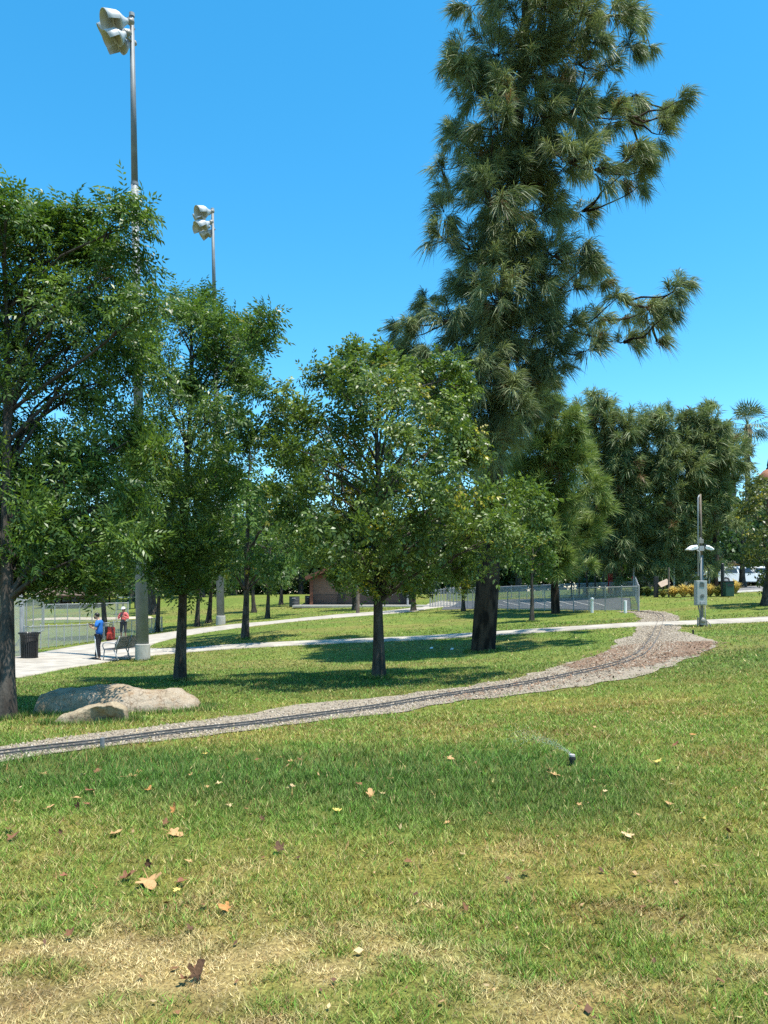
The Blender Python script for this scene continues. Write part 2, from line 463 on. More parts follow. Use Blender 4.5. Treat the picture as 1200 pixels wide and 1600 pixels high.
def lawn_color(x, y):
    """base colour of the turf: lush where it is watered, straw where it is worn, yellowish between"""
    x = np.asarray(x, float); y = np.asarray(y, float)
    px = 600 + F * x / np.maximum(y, 1.0); py = HOR + F * (EYE - 0.0) / np.maximum(y, 1.0)   # row on a level lawn: metres to rows
    lush = np.array([0.062, 0.142, 0.032]); norm = np.array([0.195, 0.265, 0.050]); yel = np.array([0.34, 0.295, 0.080])
    straw = np.array([0.54, 0.425, 0.215]); rust = np.array([0.29, 0.17, 0.065])
    n1 = fbm(x*0.35, y*0.35, 11); n2 = fbm(x*1.3, y*1.3, 23); n3 = fbm(x*4.5, y*4.5, 31); n4 = fbm(x*0.9+40, y*0.9, 44)
    c = norm[None] * np.ones((len(x), 1))
    k = sstep(0.42, 0.68, 0.55*n1 + 0.45*n2)[:, None]; c = c*(1-k*0.75) + yel*k*0.75
    k = (sstep(0.50, 0.74, 0.6*n4 + 0.4*n3) * 0.55)[:, None]; c = c*(1-k) + rust*k
    # watered band round the sprinkler
    d = np.abs((y - (7.0 - 0.10*x) + (n1-0.5)*1.2) / 1.45)
    w = np.clip(1.25 - d, 0, 1) * sstep(3.2, 1.2, x) * sstep(-9.0, -5.0, x)
    k = (np.clip(w*1.3, 0, 1) * 0.72)[:, None]; c = c*(1-k) + lush*(0.8+0.5*n3[:, None])*k
    # far lawns: greener again, and darkened to stand in for the shade there
    k = (sstep(11.5, 15, y) * 0.72)[:, None]; c = c*(1-k) + (np.array([0.102,0.158,0.042])*(0.75+0.5*n1[:, None]))*k
    k = (sstep(12, 20, y) * sstep(0.48, 0.66, fbm(x*0.28+7, y*0.5, 71)) * 0.6)[:, None]; c = c*(1-k) + np.array([0.205,0.185,0.07])*k
    # worn straw patches close by
    zone = sstep(4.05, 3.30, y + 0.25*np.sin(x*1.3) + (n4-0.5)*1.0)
    zone = zone * (1 - 0.75*sstep(0.5, 0.9, x)*sstep(3.25, 3.05, y))
    s = sstep(0.40, 0.62, 0.35*n2 + 0.5*n3 + 0.15*n1 + 0.04*zone) * zone
    s2 = sstep(0.55, 0.72, 0.5*n2 + 0.5*n3) * sstep(5.6, 4.2, y) * 0.6
    kb = (sstep(0.50, 0.70, fbm(x*2.6+3, y*2.6, 91)) * 0.85)[:, None]
    k = np.clip(np.maximum(s, s2), 0, 0.95)[:, None]; c = c*(1-k) + (straw*(0.5+0.8*n3[:, None])*(1-kb) + np.array([0.20,0.135,0.07])*kb)*k
    # dry rim along the gravel
    return c, k[:, 0], w

# terrain sheet
def axis(lim, fine, n):
    t = np.linspace(-1, 1, n); return np.sign(t) * fine * np.sinh(np.abs(t) * np.arcsinh(lim / fine))
gx = axis(1600, 4.0, 231)
gy = np.concatenate([[-1200,-600,-250,-100,-40,-18,-8,-3], np.linspace(0, 2, 6), 2 + 0.0 + np.cumsum(np.geomspace(0.10, 0.55, 140)), ])
yy = gy[-1] + np.cumsum(np.geomspace(0.7, 160, 60)); gy = np.concatenate([gy, yy])
X, Yg = np.meshgrid(gx, gy)
Z = gz(X, Yg)
Vg = np.stack([X, Yg, Z], -1).reshape(-1, 3)
nx = len(gx)
ii = np.arange(len(gy)-1)[:, None]*nx + np.arange(nx-1)[None]
F4 = np.stack([ii, ii+1, ii+1+nx, ii+nx], -1).reshape(-1, 4)
gc, gk, gw = lawn_color(Vg[:, 0], Vg[:, 1])
near = (sstep(24, 10, Vg[:, 1]))[:, None]
gm = bpy.data.materials.new('lawn_soil'); gm.use_nodes = True
nt = gm.node_tree; b = nt.nodes['Principled BSDF']; b.inputs['Roughness'].default_value = 0.95; b.inputs['Specular IOR Level'].default_value = 0.1
at = nt.nodes.new('ShaderNodeAttribute'); at.attribute_name = 'tint'
tc = nt.nodes.new('ShaderNodeTexCoord')
n1 = nt.nodes.new('ShaderNodeTexNoise'); n1.inputs['Scale'].default_value = 3.0; n1.inputs['Detail'].default_value = 12; n1.inputs['Roughness'].default_value = 0.72
nt.links.new(tc.outputs['Object'], n1.inputs['Vector'])
cr = nt.nodes.new('ShaderNodeValToRGB'); cr.color_ramp.elements[0].position = 0.3; cr.color_ramp.elements[1].position = 0.7
cr.color_ramp.elements[0].color = (0.55, 0.60, 0.5, 1); cr.color_ramp.elements[1].color = (1.25, 1.2, 1.1, 1)
nt.links.new(n1.outputs[0], cr.inputs[0])
mx = nt.nodes.new('ShaderNodeMix'); mx.data_type = 'RGBA'; mx.blend_type = 'MULTIPLY'; mx.inputs[0].default_value = 1
nt.links.new(at.outputs['Color'], mx.inputs[6]); nt.links.new(cr.outputs[0], mx.inputs[7])
n3 = nt.nodes.new('ShaderNodeTexNoise'); n3.inputs['Scale'].default_value = 42.0; n3.inputs['Detail'].default_value = 10; n3.inputs['Roughness'].default_value = 0.75
nt.links.new(tc.outputs['Object'], n3.inputs['Vector'])
cr3 = nt.nodes.new('ShaderNodeValToRGB'); cr3.color_ramp.elements[0].position = 0.36; cr3.color_ramp.elements[1].position = 0.64
cr3.color_ramp.elements[0].color = (0.40, 0.36, 0.32, 1); cr3.color_ramp.elements[1].color = (1.7, 1.65, 1.45, 1)
nt.links.new(n3.outputs[0], cr3.inputs[0])
mx3 = nt.nodes.new('ShaderNodeMix'); mx3.data_type = 'RGBA'; mx3.blend_type = 'MULTIPLY'; mx3.inputs[0].default_value = 1
nt.links.new(mx.outputs[2], mx3.inputs[6]); nt.links.new(cr3.outputs[0], mx3.inputs[7]); nt.links.new(mx3.outputs[2], b.inputs['Base Color'])
n2 = nt.nodes.new('ShaderNodeTexNoise'); n2.inputs['Scale'].default_value = 25; n2.inputs['Detail'].default_value = 8
nt.links.new(tc.outputs['Object'], n2.inputs['Vector'])
bp = nt.nodes.new('ShaderNodeBump'); bp.inputs['Strength'].default_value = 0.7; bp.inputs['Distance'].default_value = 0.05
nt.links.new(n2.outputs[0], bp.inputs['Height']); nt.links.new(bp.outputs[0], b.inputs['Normal'])
soil = np.array([0.12, 0.09, 0.05])
shaded_thatch = gc*0.44 + soil*0.30  # matted ground, darkened to paint fine shadow into the gaps between blades
tint = gc*(1-near) * 0.9 + near*shaded_thatch
tag(put('ground', mesh_np('ground', Vg, [F4], gm, tint, smooth=True)), kind='structure')

# grass blades: one mass, finer close by, broader tufts far off
def grass(bands):
    Vs = []; Ts = []
    for (y0, y1, n, h, w, side) in bands:
        u = rng.random(n); y = np.sqrt(y0*y0 + u*(y1*y1 - y0*y0))
        x = (rng.random(n) - 0.5) * (y * side + 1.0)
        keep = np.ones(n, bool)
        for iq, q in enumerate(POLYS):
            sg = 0.16 if iq == 2 else 0.03
            keep &= ~in_poly(x + rng.normal(size=n)*sg, y + rng.normal(size=n)*sg, q)
        x, y = x[keep], y[keep]
        c, ks, wl = lawn_color(x, y)
        clump = 0.4*fbm(x*5.0, y*5.0, 77, 3) + 0.6*fbm(x*15.0, y*15.0, 78, 2)
        keep = rng.random(len(x)) < np.clip(2.8*(clump-0.27), 0.22, 1)
        x, y, c, ks, wl, clump = x[keep], y[keep], c[keep], ks[keep], wl[keep], clump[keep]
        n = len(x)
        sc = np.clip(y / ((y0 + y1) / 2), 0.6, 1.6)
        hh = h * (0.5 + rng.random(n)) * (1 - 0.6*ks) * (0.35 + 1.3*clump) * (1 + 0.7*np.clip(wl, 0, 1))
        ww = w * (0.6 + 0.8*rng.random(n)) * sc
        az = rng.random(n)*2*math.pi; la = rng.random(n)*2*math.pi
        lean = (0.45 + 1.2*rng.random(n) + 1.6*ks*rng.random(n)) * hh * (1 - 0.35*np.clip(wl, 0, 1))
        z = gz(x, y)
        dx, dy = np.cos(az)*ww*0.5, np.sin(az)*ww*0.5
        v = np.empty((n, 3, 3))
        v[:, 0] = np.stack([x-dx, y-dy, z-0.006], 1); v[:, 1] = np.stack([x+dx, y+dy, z-0.006], 1)
        v[:, 2] = np.stack([x + np.cos(la)*lean, y + np.sin(la)*lean, z + hh], 1)
        # single blades: some dry, some fresh
        j = (0.45 + 1.15*rng.random(n))[:, None]
        cc = c * j
        dry = (rng.random(n) < 0.07 + 0.17*(1-np.clip(wl*3, 0, 1))*sstep(16, 8, y))[:, None]
        cc = np.where(dry, np.where(rng.random((n,1)) < 0.6, np.array([0.46, 0.36, 0.16]), np.array([0.26, 0.15, 0.06]))*j, cc)
        fresh = (rng.random(n) < 0.16)[:, None]
        cc = np.where(fresh & (ks[:, None] < 0.5), np.array([0.13, 0.27, 0.035])*j, cc)
        Vs.append(v.reshape(-1, 3)); Ts.append(np.repeat(cc, 3, 0))
    V = np.concatenate(Vs); T = np.concatenate(Ts)
    return mesh_np('grass', V, [np.arange(len(V)).reshape(-1, 3)], M['grass'], T)
tag(put('grass', grass([(2.2, 4.2, 230000, 0.026, 0.0062, 1.35), (4.2, 7.0, 230000, 0.028, 0.0080, 1.25), (7.0, 11.0, 180000, 0.032, 0.0115, 1.2),
                        (11, 18, 140000, 0.034, 0.018, 1.15), (18, 32, 100000, 0.034, 0.032, 1.12), (32, 62, 45000, 0.04, 0.06, 1.1)])), kind='stuff')

def base_tufts(spots):
    """longer uncut grass where the mower cannot reach"""
    Vs = []; Ts = []
    for (cx, cy, rx, ry, n, h) in spots:
        a = rng.random(n)*2*math.pi; k = 1 + np.abs(rng.normal(size=n))*0.16
        x = cx + np.cos(a)*rx*k; y = cy + np.sin(a)*ry*k; z = gz(x, y)
        az = rng.random(n)*2*math.pi; la = rng.random(n)*2*math.pi; w = 0.004*(1 + cy/14); hh = h*(0.4 + 0.9*rng.random(n))
        v = np.empty((n, 3, 3)); dx, dy = np.cos(az)*w, np.sin(az)*w; ln = hh*0.5
        v[:, 0] = np.stack([x-dx, y-dy, z-0.01], 1); v[:, 1] = np.stack([x+dx, y+dy, z-0.01], 1); v[:, 2] = np.stack([x+np.cos(la)*ln, y+np.sin(la)*ln, z+hh], 1)
        c = np.where(rng.random((n, 1)) < 0.25, np.array([0.36, 0.29, 0.12]), np.array([0.11, 0.19, 0.035]))*(0.6+0.8*rng.random((n, 1)))
        Vs.append(v.reshape(-1, 3)); Ts.append(np.repeat(c, 3, 0))
    V = np.concatenate(Vs); tag(put('grass', mesh_np('grass', V, [np.arange(len(V)).reshape(-1, 3)], M['grass'], np.concatenate(Ts))), kind='stuff')
_sp = []
for px, py, r, n in [(10,1125,0.20,900),(281,1065,0.17,500),(592,1060,0.2,600),(755,1018,0.5,900),(383,998,0.22,300),(831,972,0.2,250),(222,1032,0.3,500)]:
    p = G(px, py); _sp.append((p.x, p.y, r, r, n, 0.10))
for px, py, rx, ry, n in [(188,1109,1.25,0.62,3600),(142,1128,0.55,0.34,1600)]:
    p = G(px, py); _sp.append((p.x, p.y, rx, ry, n, 0.085))
base_tufts(_sp)
# ------------------------------------------------------------------ trees
def frames(D):
    """rotation matrices (n,3,3) whose local z is D, random roll"""
    D = D / (np.linalg.norm(D, axis=1)[:, None] + 1e-9)
    r = rng.normal(size=D.shape); u = r - D*(r*D).sum(1)[:, None]; u /= np.linalg.norm(u, axis=1)[:, None] + 1e-9
    w = np.cross(D, u)
    return np.stack([u, w, D], -1)
def frames_down(D):
    """frames whose local y axis lies horizontal and whose local x points up as far as it can: leaf faces upward"""
    D = D / (np.linalg.norm(D, axis=1)[:, None] + 1e-9)
    up = np.array([0, 0, 1.0]) + rng.normal(size=D.shape)*0.25
    u = up - D*(up*D).sum(1)[:, None]; u /= np.linalg.norm(u, axis=1)[:, None] + 1e-9
    return np.stack([u, np.cross(D, u), D], -1)

def pinnate(L, pairs, ll, lw, droop, r):
    """one compound leaf along +z, face towards +x; quads"""
    V = []; Fq = []
    def leaflet(o, d, s):
        d = d/np.linalg.norm(d); n = np.array([1.0, 0, 0]) + r.normal(size=3)*0.3
        side = np.cross(n, d); side /= np.linalg.norm(side)
        up = np.cross(d, side)
        b = len(V); l = ll*s*(0.85+0.3*r.random()); w = lw*s
        V.extend([o, o + d*l*0.45 + side*w*0.5 + up*w*0.18, o + d*l - up*l*0.16, o + d*l*0.45 - side*w*0.5 + up*w*0.18]); Fq.append([b, b+1, b+2, b+3])
    for i in range(pairs):
        t = 0.3 + 0.62*i/max(1, pairs-1)
        o = np.array([-droop*L*t*t, 0, L*t])
        for sg in (-1, 1):
            leaflet(o, np.array([-0.25 - 0.3*t, sg*0.85, 0.55]), 1.0 - 0.15*abs(i-pairs*0.5)/pairs)
    leaflet(np.array([-droop*L, 0, L]), np.array([-0.6, 0, 0.8]), 1.0)
    return np.array(V), np.array(Fq)

def spray_proto(seed, leaves=5, L=0.26, pairs=4, ll=0.085, lw=0.028):
    r = np.random.default_rng(seed)
    Vs = []; Fs = []; b = 0
    for i in range(leaves):
        V, Fq = pinnate(L*(0.75+0.5*r.random()), pairs, ll, lw, 0.35, r)
        az = i*2.4 + r.random(); el = R(35 + 45*r.random()) if i < leaves-1 else R(12)
        # leaf axis tilts el away from z; its face (x) looks back up along z
        zax = np.array([math.sin(el)*math.cos(az), math.sin(el)*math.sin(az), math.cos(el)])
        xax = np.array([0, 0, 1.0]) - zax*zax[2]; xax /= np.linalg.norm(xax) + 1e-9
        yax = np.cross(zax, xax)
        V = V @ np.stack([xax, yax, zax]) + np.array([0, 0, 0.10*r.random()])
        Vs.append(V); Fs.append(Fq + b); b += len(V)
    return np.concatenate(Vs), np.concatenate(Fs)

def clump_proto(seed, n=12, size=0.13, spread=0.22):
    r = np.random.default_rng(seed); V = []; Fq = []
    for i in range(n):
        o = r.normal(size=3)*spread*np.array([0.8, 0.8, 0.6]); d = r.normal(size=3) + np.array([0, 0, 0.4]); d /= np.linalg.norm(d)
        s = np.cross(d, r.normal(size=3)); s /= np.linalg.norm(s); l = size*(0.6+0.8*r.random()); w = l*0.5
        b = len(V); V.extend([o, o+d*l*0.5+s*w*0.5, o+d*l, o+d*l*0.5-s*w*0.5]); Fq.append([b, b+1, b+2, b+3])
    return np.array(V), np.array(Fq)

def tuft_proto(seed, n=42, L=0.26, w=0.009, spread=1.0, stem=0.16):
    """pine tuft: long needles fanning from a twig tip along +z; two segments each"""
    r = np.random.default_rng(seed); V = []; Ft = []; Wt = []
    for i in range(n):
        a = r.random()*2*math.pi; e = spread*(0.12 + 0.85*r.random())
        d = np.array([math.sin(e)*math.cos(a), math.sin(e)*math.sin(a), math.cos(e)])
        l = L*(0.7+0.5*r.random()); o = np.array([0, 0, -stem*r.random()])
        s = np.cross(d, r.normal(size=3)); s /= np.linalg.norm(s)
        b = len(V)
        V.extend([o, o + d*l*0.5 + s*w*0.5, o + d*l*0.5 - s*w*0.5, o + d*l]); Wt.extend([0, 0.26*l, 0.26*l, l])
        Ft.extend([[b, b+1, b+2], [b+2, b+1, b+3]])
    return np.array(V), np.array(Ft), np.array(Wt)

def bake(protos, pos, Rm, scale, tint, droop=0.0, jit=0.12):
    """place prototypes at pos, one mesh's worth of arrays"""
    Vs = []; Fs = []; Ts = []; b = 0
    pick = rng.integers(0, len(protos), len(pos))
    for k, pr in enumerate(protos):
        idx = np.nonzero(pick == k)[0]
        if not len(idx): continue
        V, Fp = pr[0], pr[1]
        W = np.einsum('nij,vj->nvi', Rm[idx], V) * scale[idx][:, None, None] + pos[idx][:, None, :]
        if droop and len(pr) > 2: W[..., 2] -= (pr[2][None, :] * droop) * scale[idx][:, None]
        n, nv = W.shape[:2]
        ff = Fp[None] + (np.arange(n)*nv)[:, None, None] + b
        nl = len(Fp); per = nv // nl if nv % nl == 0 else 1
        j = 1 + jit*(rng.random((n, nv // per))*2 - 1)
        t = tint[idx][:, None, :] * np.repeat(j, per, 1)[..., None]
        Vs.append(W.reshape(-1, 3)); Fs.append(ff.reshape(-1, Fp.shape[1])); Ts.append(t.reshape(-1, 3)); b += n*nv
    return np.concatenate(Vs), np.concatenate(Fs), np.concatenate(Ts)

ASH = [spray_proto(s, 5, 0.27, 4, 0.090, 0.030) for s in range(6)]
KOEL = [spray_proto(20+s, 5, 0.22, 3, 0.085, 0.040) for s in range(6)]
MID = [spray_proto(40+s, 4, 0.30, 2, 0.16, 0.07) for s in range(5)]
FARC = [clump_proto(60+s, 9, 0.34, 0.34) for s in range(5)]
TUFT = [tuft_proto(80+s, 32, 0.42, 0.018, 1.05, 0.22) for s in range(5)]
TUFT_L = [tuft_proto(90+s, 38, 0.48, 0.021, 1.05, 0.3) for s in range(5)]
TUFT_F = [tuft_proto(100+s, 28, 0.60, 0.034, 1.05, 0.35) for s in range(5)]

def blob_centres(blobs, Y0, dep, seed, twin=True):
    """list of (centre, radius): every clump of the outline at its own depth, with a partner on the other side of the trunk"""
    r = np.random.default_rng(seed); out = []
    cx = np.mean([b[0] for b in blobs])
    for k, b in enumerate(blobs):
        px, py, rp = b[:3]
        dz = b[3] if len(b) > 3 else (r.random()*2-1)*dep
        c = P(px, py, Y0 + dz); out.append((np.array(c), rp/F*Y0))
        if twin and rp > 34:
            qx = cx + (px-cx)*0.8 + (r.random()-0.5)*20
            out.append((np.array(P(qx, py + (r.random()-0.5)*16, Y0 - dz*0.9)), rp/F*Y0*0.92))
    return out

def trunk_mesh(base, top, r0, r1, lean_pts=None, limbs=(), n=10, flare=1.5):
    m = MB(); base = Vector(base); top = Vector(top)
    pts = [base + Vector((0, 0, -0.15)), base + Vector((0, 0, 0.06)), base + (top-base)*0.08]
    rr = [r0*flare, r0*flare*0.9, r0*1.06]
    for t in (0.2, 0.35, 0.5, 0.65, 0.8, 0.9, 1.0):
        p = base + (top-base)*t + Vector((random.uniform(-1, 1), random.uniform(-1, 1), 0))*r0*0.5*(t if t < 1 else 0)
        pts.append(p); rr.append(r0 + (r1-r0)*t)
    m.tube(pts, rr, n)
    for a, b, ra, rb in limbs:
        a, b = Vector(a), Vector(b); mid = (a+b)/2 + Vector((random.uniform(-.1, .1), random.uniform(-.1, .1), random.uniform(0, .18)))*(b-a).length
        m.tube([a, a + (mid-a)*0.5 + Vector((0, 0, 0.02)), mid, mid + (b-mid)*0.6, b], [ra, ra*0.85, (ra+rb)/2, rb*1.3, rb], 5, cap=False)
    return m

def broad_tree(name, label, base, blobs, Y0=None, top=None, r0=0.13, dep=1.5, protos=ASH, dens=60, sc=1.0, pal=((0.036,0.085,0.020),(0.075,0.140,0.028)),
               yellow=0.0, seed=1, group=None, barkm='bark', lm='leaf', twin=True, fork=0.45, lean=None, inner=0.18, clus=0.11, shoots=0.25, cat='tree'):
    global rng
    rng = np.random.default_rng(seed); random.seed(seed)
    b = G(*base) if not isinstance(base, Vector) else base
    Y0 = b.y if Y0 is None else Y0
    cs = blob_centres(blobs, Y0, dep, seed, twin)
    topz = max(c[2] + r*0.3 for c, r in cs)
    allc = np.mean([c for c, r in cs], axis=0)
    tp = Vector((allc[0]*0.6 + b.x*0.4, Y0, topz)) if top is None else P(top[0], top[1], Y0)
    t = thing(name, label, cat, b, group)
    low = min(c[2] - r for c, r in cs); f0 = max(0.12, min(0.75, (low - b.z)/(tp.z-b.z)*fork*2))
    limbs = []
    for c, r in cs:
        tt = np.clip((c[2] - r*0.9 - b.z)/(tp.z - b.z) - 0.06*random.random() - 0.08, f0, 0.92)
        a = b + (tp-b)*float(tt)
        limbs.append((a, Vector(c), r0*0.42*(1-tt*0.6), 0.012))
        for q in range(2):
            d = Vector(rng.normal(size=3)); d.z = abs(d.z)*0.7; d.normalize()
            s = a + (Vector(c)-a)*random.uniform(0.55, 0.95)
            limbs.append((s, Vector(c) + d*r*0.85, 0.016*max(1, Y0/22), 0.006))
    trunk_mesh(b, tp, r0, r0*0.16, limbs=limbs).build('trunk', M[barkm], t, smooth=True)
    pos = []; D = []; rel = []; leaf_up = []
    for c, r in cs:
        r = r*0.86
        n = max(5, int(dens * r * r / 5.0)); kk = 5
        d = rng.normal(size=(n, 3)); d += 0.45*(c-allc)/(np.linalg.norm(c-allc)+1e-6); d /= np.linalg.norm(d, axis=1)[:, None]
        lum = 0.50 + 0.75*vnoise(d[:, 0]*2.4 + c[0]*3, d[:, 1]*2.4 + d[:, 2]*1.9 + c[2]*3, seed)
        rad = r * np.where(rng.random(n) < inner, 0.3 + 0.5*rng.random(n), lum*(0.75 + 0.4*rng.random(n)))
        far_ = rng.random(n) < 0.10*(1+shoots); rad = np.where(far_, r*(0.88 + 0.3*rng.random(n)), rad)
        q0 = c + d*rad[:, None]
        o0 = d*0.8 + 0.35*(c-allc)/(np.linalg.norm(c-allc)+1e-6) + np.array([0, 0, 0.4])
        sg = clus*sc*np.repeat(0.7 + 0.6*rng.random(n), kk)[:, None]
        p = np.repeat(q0, kk, 0) + rng.normal(size=(n*kk, 3))*sg*np.array([1, 1, 0.8]) - np.repeat(o0, kk, 0)*0.10*rng.random((n*kk, 1))
        pos.append(p); D.append(np.repeat(o0, kk, 0) + rng.normal(size=(n*kk, 3))*0.35); rel.append(np.repeat(np.clip(rng.random()*0.5 + rng.random(n)*0.6, 0, 1), kk))
        # shoots that leave the outline
        for q in range(int(shoots*4)):
            s = rng.normal(size=3); s += 0.8*(c-allc)/(np.linalg.norm(c-allc)+1e-6) + np.array([0, 0, 0.6]); s /= np.linalg.norm(s)
            k = np.linspace(0.7, 1.0 + 0.3*rng.random(), 5)[:, None]
            pos.append(c + s*r*k + rng.normal(size=(5, 3))*0.05*sc); D.append(np.tile(s, (5, 1)) + np.array([0, 0, 0.25])); rel.append(np.full(5, rng.random()))
    pos = np.concatenate(pos); D = np.concatenate(D); rel = np.concatenate(rel)
    ok = pos[:, 2] > gz(pos[:, 0], pos[:, 1]) + 0.5
    pos, D, rel = pos[ok], D[ok], rel[ok]
    p0, p1 = np.array(pal[0]), np.array(pal[1])
    k = np.clip(rel*0.75 + rng.random(len(pos))*0.25, 0, 1)[:, None]
    tint = p0*(1-k) + p1*k
    if yellow:
        yc = fbm(pos[:, 0]*1.6, pos[:, 2]*1.6 + pos[:, 1], seed+5, 3)
        m = (yc > 0.66) & (rng.random(len(pos)) < yellow*5)
        m |= rng.random(len(pos)) < yellow*0.15
        tint[m] = np.array([0.30, 0.27, 0.035])*(0.7+0.5*rng.random((m.sum(), 1)))
    V, Fq, T = bake(protos, pos, frames(D), sc*(0.75+0.5*rng.random(len(pos))), tint, jit=0.25)
    put('crown', mesh_np('crown', V - np.array(b), [Fq], M[lm], T), t)
    return t

def pine_tree(name, label, base, blobs, Y0=None, top=(0, 0), r0=0.35, dep=2.0, protos=TUFT, tw=9, sc=1.0, pal=((0.050,0.085,0.040),(0.125,0.165,0.075)), seed=1, group=None,
              droop=0.55, brown=0.02, twin=True, bend=None, candle=0.6, fill=0.7, cover=None):
    global rng
    rng = np.random.default_rng(seed); random.seed(seed)
    b = GY(*base) if base[1] < 100 else G(*base); Y0 = b.y if Y0 is None else Y0
    t = thing(name, label, 'tree', b, group)
    rr0 = random.Random(seed); fillb = []
    for q in range(int(len(blobs)*fill)):
        a0 = rr0.choice(blobs); b0 = min((x for x in blobs if x is not a0), key=lambda x: math.hypot(x[0]-a0[0]-rr0.uniform(-70,70), x[1]-a0[1]-rr0.uniform(-70,70)))
        fillb.append(((a0[0]+b0[0])/2, (a0[1]+b0[1])/2, min(a0[2], b0[2])*0.95, -dep*rr0.uniform(0.35, 1.0)))
    tp = P(top[0], top[1], Y0); bpy_ = (600 + F*b.x/b.y, HOR + F*(EYE-b.z)/b.y)
    if cover:
        y_ = cover[0]
        while y_ < cover[1]:
            f_ = (y_ - bpy_[1])/(top[1] - bpy_[1]); xt = bpy_[0] + (top[0]-bpy_[0])*f_
            fillb.append((xt + rr0.uniform(-1, 1)*cover[2]*0.8, y_, cover[2]*rr0.uniform(0.85, 1.15), -dep*rr0.uniform(0.25, 0.6)))
            y_ += cover[2]*0.62
    cs = blob_centres(blobs, Y0, dep, seed, twin) + blob_centres(fillb, Y0, dep, seed+1, False)
    m = trunk_mesh(b, tp, r0, r0*0.12, n=14, flare=1.25)
    pos = []; D = []; tin = []; S = []; done = []
    cs.sort(key=lambda q: abs(q[0][0] - tp.x) + abs(q[0][1] - tp.y))
    for c, r in cs:
        tt = np.clip((c[2] - b.z)/(tp.z - b.z) - 0.05, 0.1, 0.97)
        a = np.array(b + (tp-b)*float(tt)); cv = Vector(c); av = Vector(a)
        own = np.hypot(*(c - a)[:2]); best = (np.linalg.norm(c - a)*1.15, av, None)
        for c2, r2, own2 in done:
            L2 = np.linalg.norm(c - c2)
            if own2 < own*0.85 and c2[2] < c[2] + 0.4 and L2 < best[0]: best = (L2, Vector(c2), r2)
        done.append((c, r, own)); reach = best[0]; av2 = best[1]
        if reach > r*0.4:
            mid = av2*0.45 + cv*0.55 + Vector((random.uniform(-.1, .1), random.uniform(-.1, .1), -0.13))*reach
            q1 = av2*0.75 + cv*0.25 + Vector((0, 0, -0.08*reach))
            bz = []; wob = Vector(rng.normal(size=3))*0.035*reach
            for t_ in np.linspace(0, 1, 9):
                t_ = float(t_); p_ = av2*(1-t_)**3 + q1*3*t_*(1-t_)**2 + mid*3*t_*t_*(1-t_) + cv*t_**3
                bz.append(p_ + wob*math.sin(t_*9.0)*math.sin(math.pi*t_))
            ra = 0.013 + 0.0075*own; m.tube(bz, [ra + (0.010-ra)*k_/8 for k_ in range(9)], 5, cap=False)
        out = (c - a); out[2] *= 0.5; out /= np.linalg.norm(out) + 1e-6
        n = max(4, int(tw * r * r + 3))
        hue = rng.random()
        for q in range(n):
            d = rng.normal(size=3) + 0.7*out + np.array([0, 0, 0.25]); d /= np.linalg.norm(d)
            e = c + d*r*(0.62 + 0.5*rng.random())
            st = c - out*r*0.4*rng.random() + (d*0.15)*r
            up = candle*rng.random()
            for f in (0.5, 0.68, 0.84, 1.0):
                if f < 0.6 and rng.random() < 0.35: continue
                p = st + (e-st)*f + np.array([0, 0, up*0.35*f*f*r])
                dd = (e-st)/(np.linalg.norm(e-st)+1e-6) + np.array([0, 0, up*1.1*f - 0.15])
                pos.append(p + rng.normal(size=3)*0.04); D.append(dd); S.append(0.68 + 0.5*rng.random() if f < 1 else 0.85 + 0.5*rng.random()); tin.append(0.5*hue + 0.5*rng.random())
            if q % 2 == 0:
                m.tube([Vector(st), Vector(st + (e-st)*0.6 + np.array([0, 0, up*0.12*r])), Vector(e + np.array([0, 0, up*0.35*r]))], [0.018, 0.012, 0.008], 4, cap=False)
    m.build('trunk', M['bark_pine'], t, smooth=True)
    pos = np.array(pos); D = np.array(D); k = np.array(tin)[:, None]; S = np.array(S)*sc
    tint = np.array(pal[0])*(1-k) + np.array(pal[1])*k
    br = rng.random(len(pos)) < brown
    tint[br] = np.array([0.16, 0.095, 0.045])
    ok = pos[:, 2] > gz(pos[:, 0], pos[:, 1]) + 0.8
    V, Ft, T = bake(protos, pos[ok], frames(D[ok]), S[ok], tint[ok], droop=droop, jit=0.2)
    put('crown', mesh_np('crown', V - np.array(b), [Ft], M['needle'], T), t)
    return t

LG = 'leafy shade trees on the lawn'
broad_tree('shade_tree', 'big leafy tree at the left picture edge beside the boulders, nearest of all trees', (10,1125),
    [(8,345,36),(80,368,36),(150,368,36),(198,352,22),(30,415,58),(110,415,58),(178,430,48),(10,500,70),(95,500,68),(168,510,58),(222,490,28),(20,590,75),(110,590,75),
     (195,590,52),(30,680,75),(120,690,75),(200,690,50),(-60,400,70),(-85,550,90),(-85,700,90),(20,770,70),(110,780,70),(190,775,55),(20,850,52),(100,855,50),(180,850,45),
     (-75,820,70),(60,885,32),(150,885,28),(-20,880,40),(-150,480,80),(-170,640,90),(-150,780,80)], dep=1.15, r0=0.115, dens=105, sc=1.0, seed=3, yellow=0.012, shoots=0.6,
    pal=((0.038,0.088,0.018),(0.145,0.225,0.046)), top=(8,330), Y0=12.3)
broad_tree('shade_tree', 'dark leafy tree behind the boulders with a right limb reaching past the farther light pole', (281,1065),
    [(275,490,30),(325,485,20),(300,530,52),(360,535,38),(403,517,18),(250,560,50),(340,590,52),(392,597,18),(280,640,60),(345,660,40),(250,700,55),(310,730,58),(355,740,38),
     (230,780,50),(290,810,58),(335,830,42),(250,860,45),(310,875,38),(270,895,28),(200,830,38),(205,720,40),(385,525,18),(378,600,18)], dep=1.9, r0=0.115, dens=76, sc=1.08, seed=5, yellow=0.012, shoots=0.6,
    pal=((0.038,0.088,0.019),(0.145,0.225,0.048)), top=(300,500))
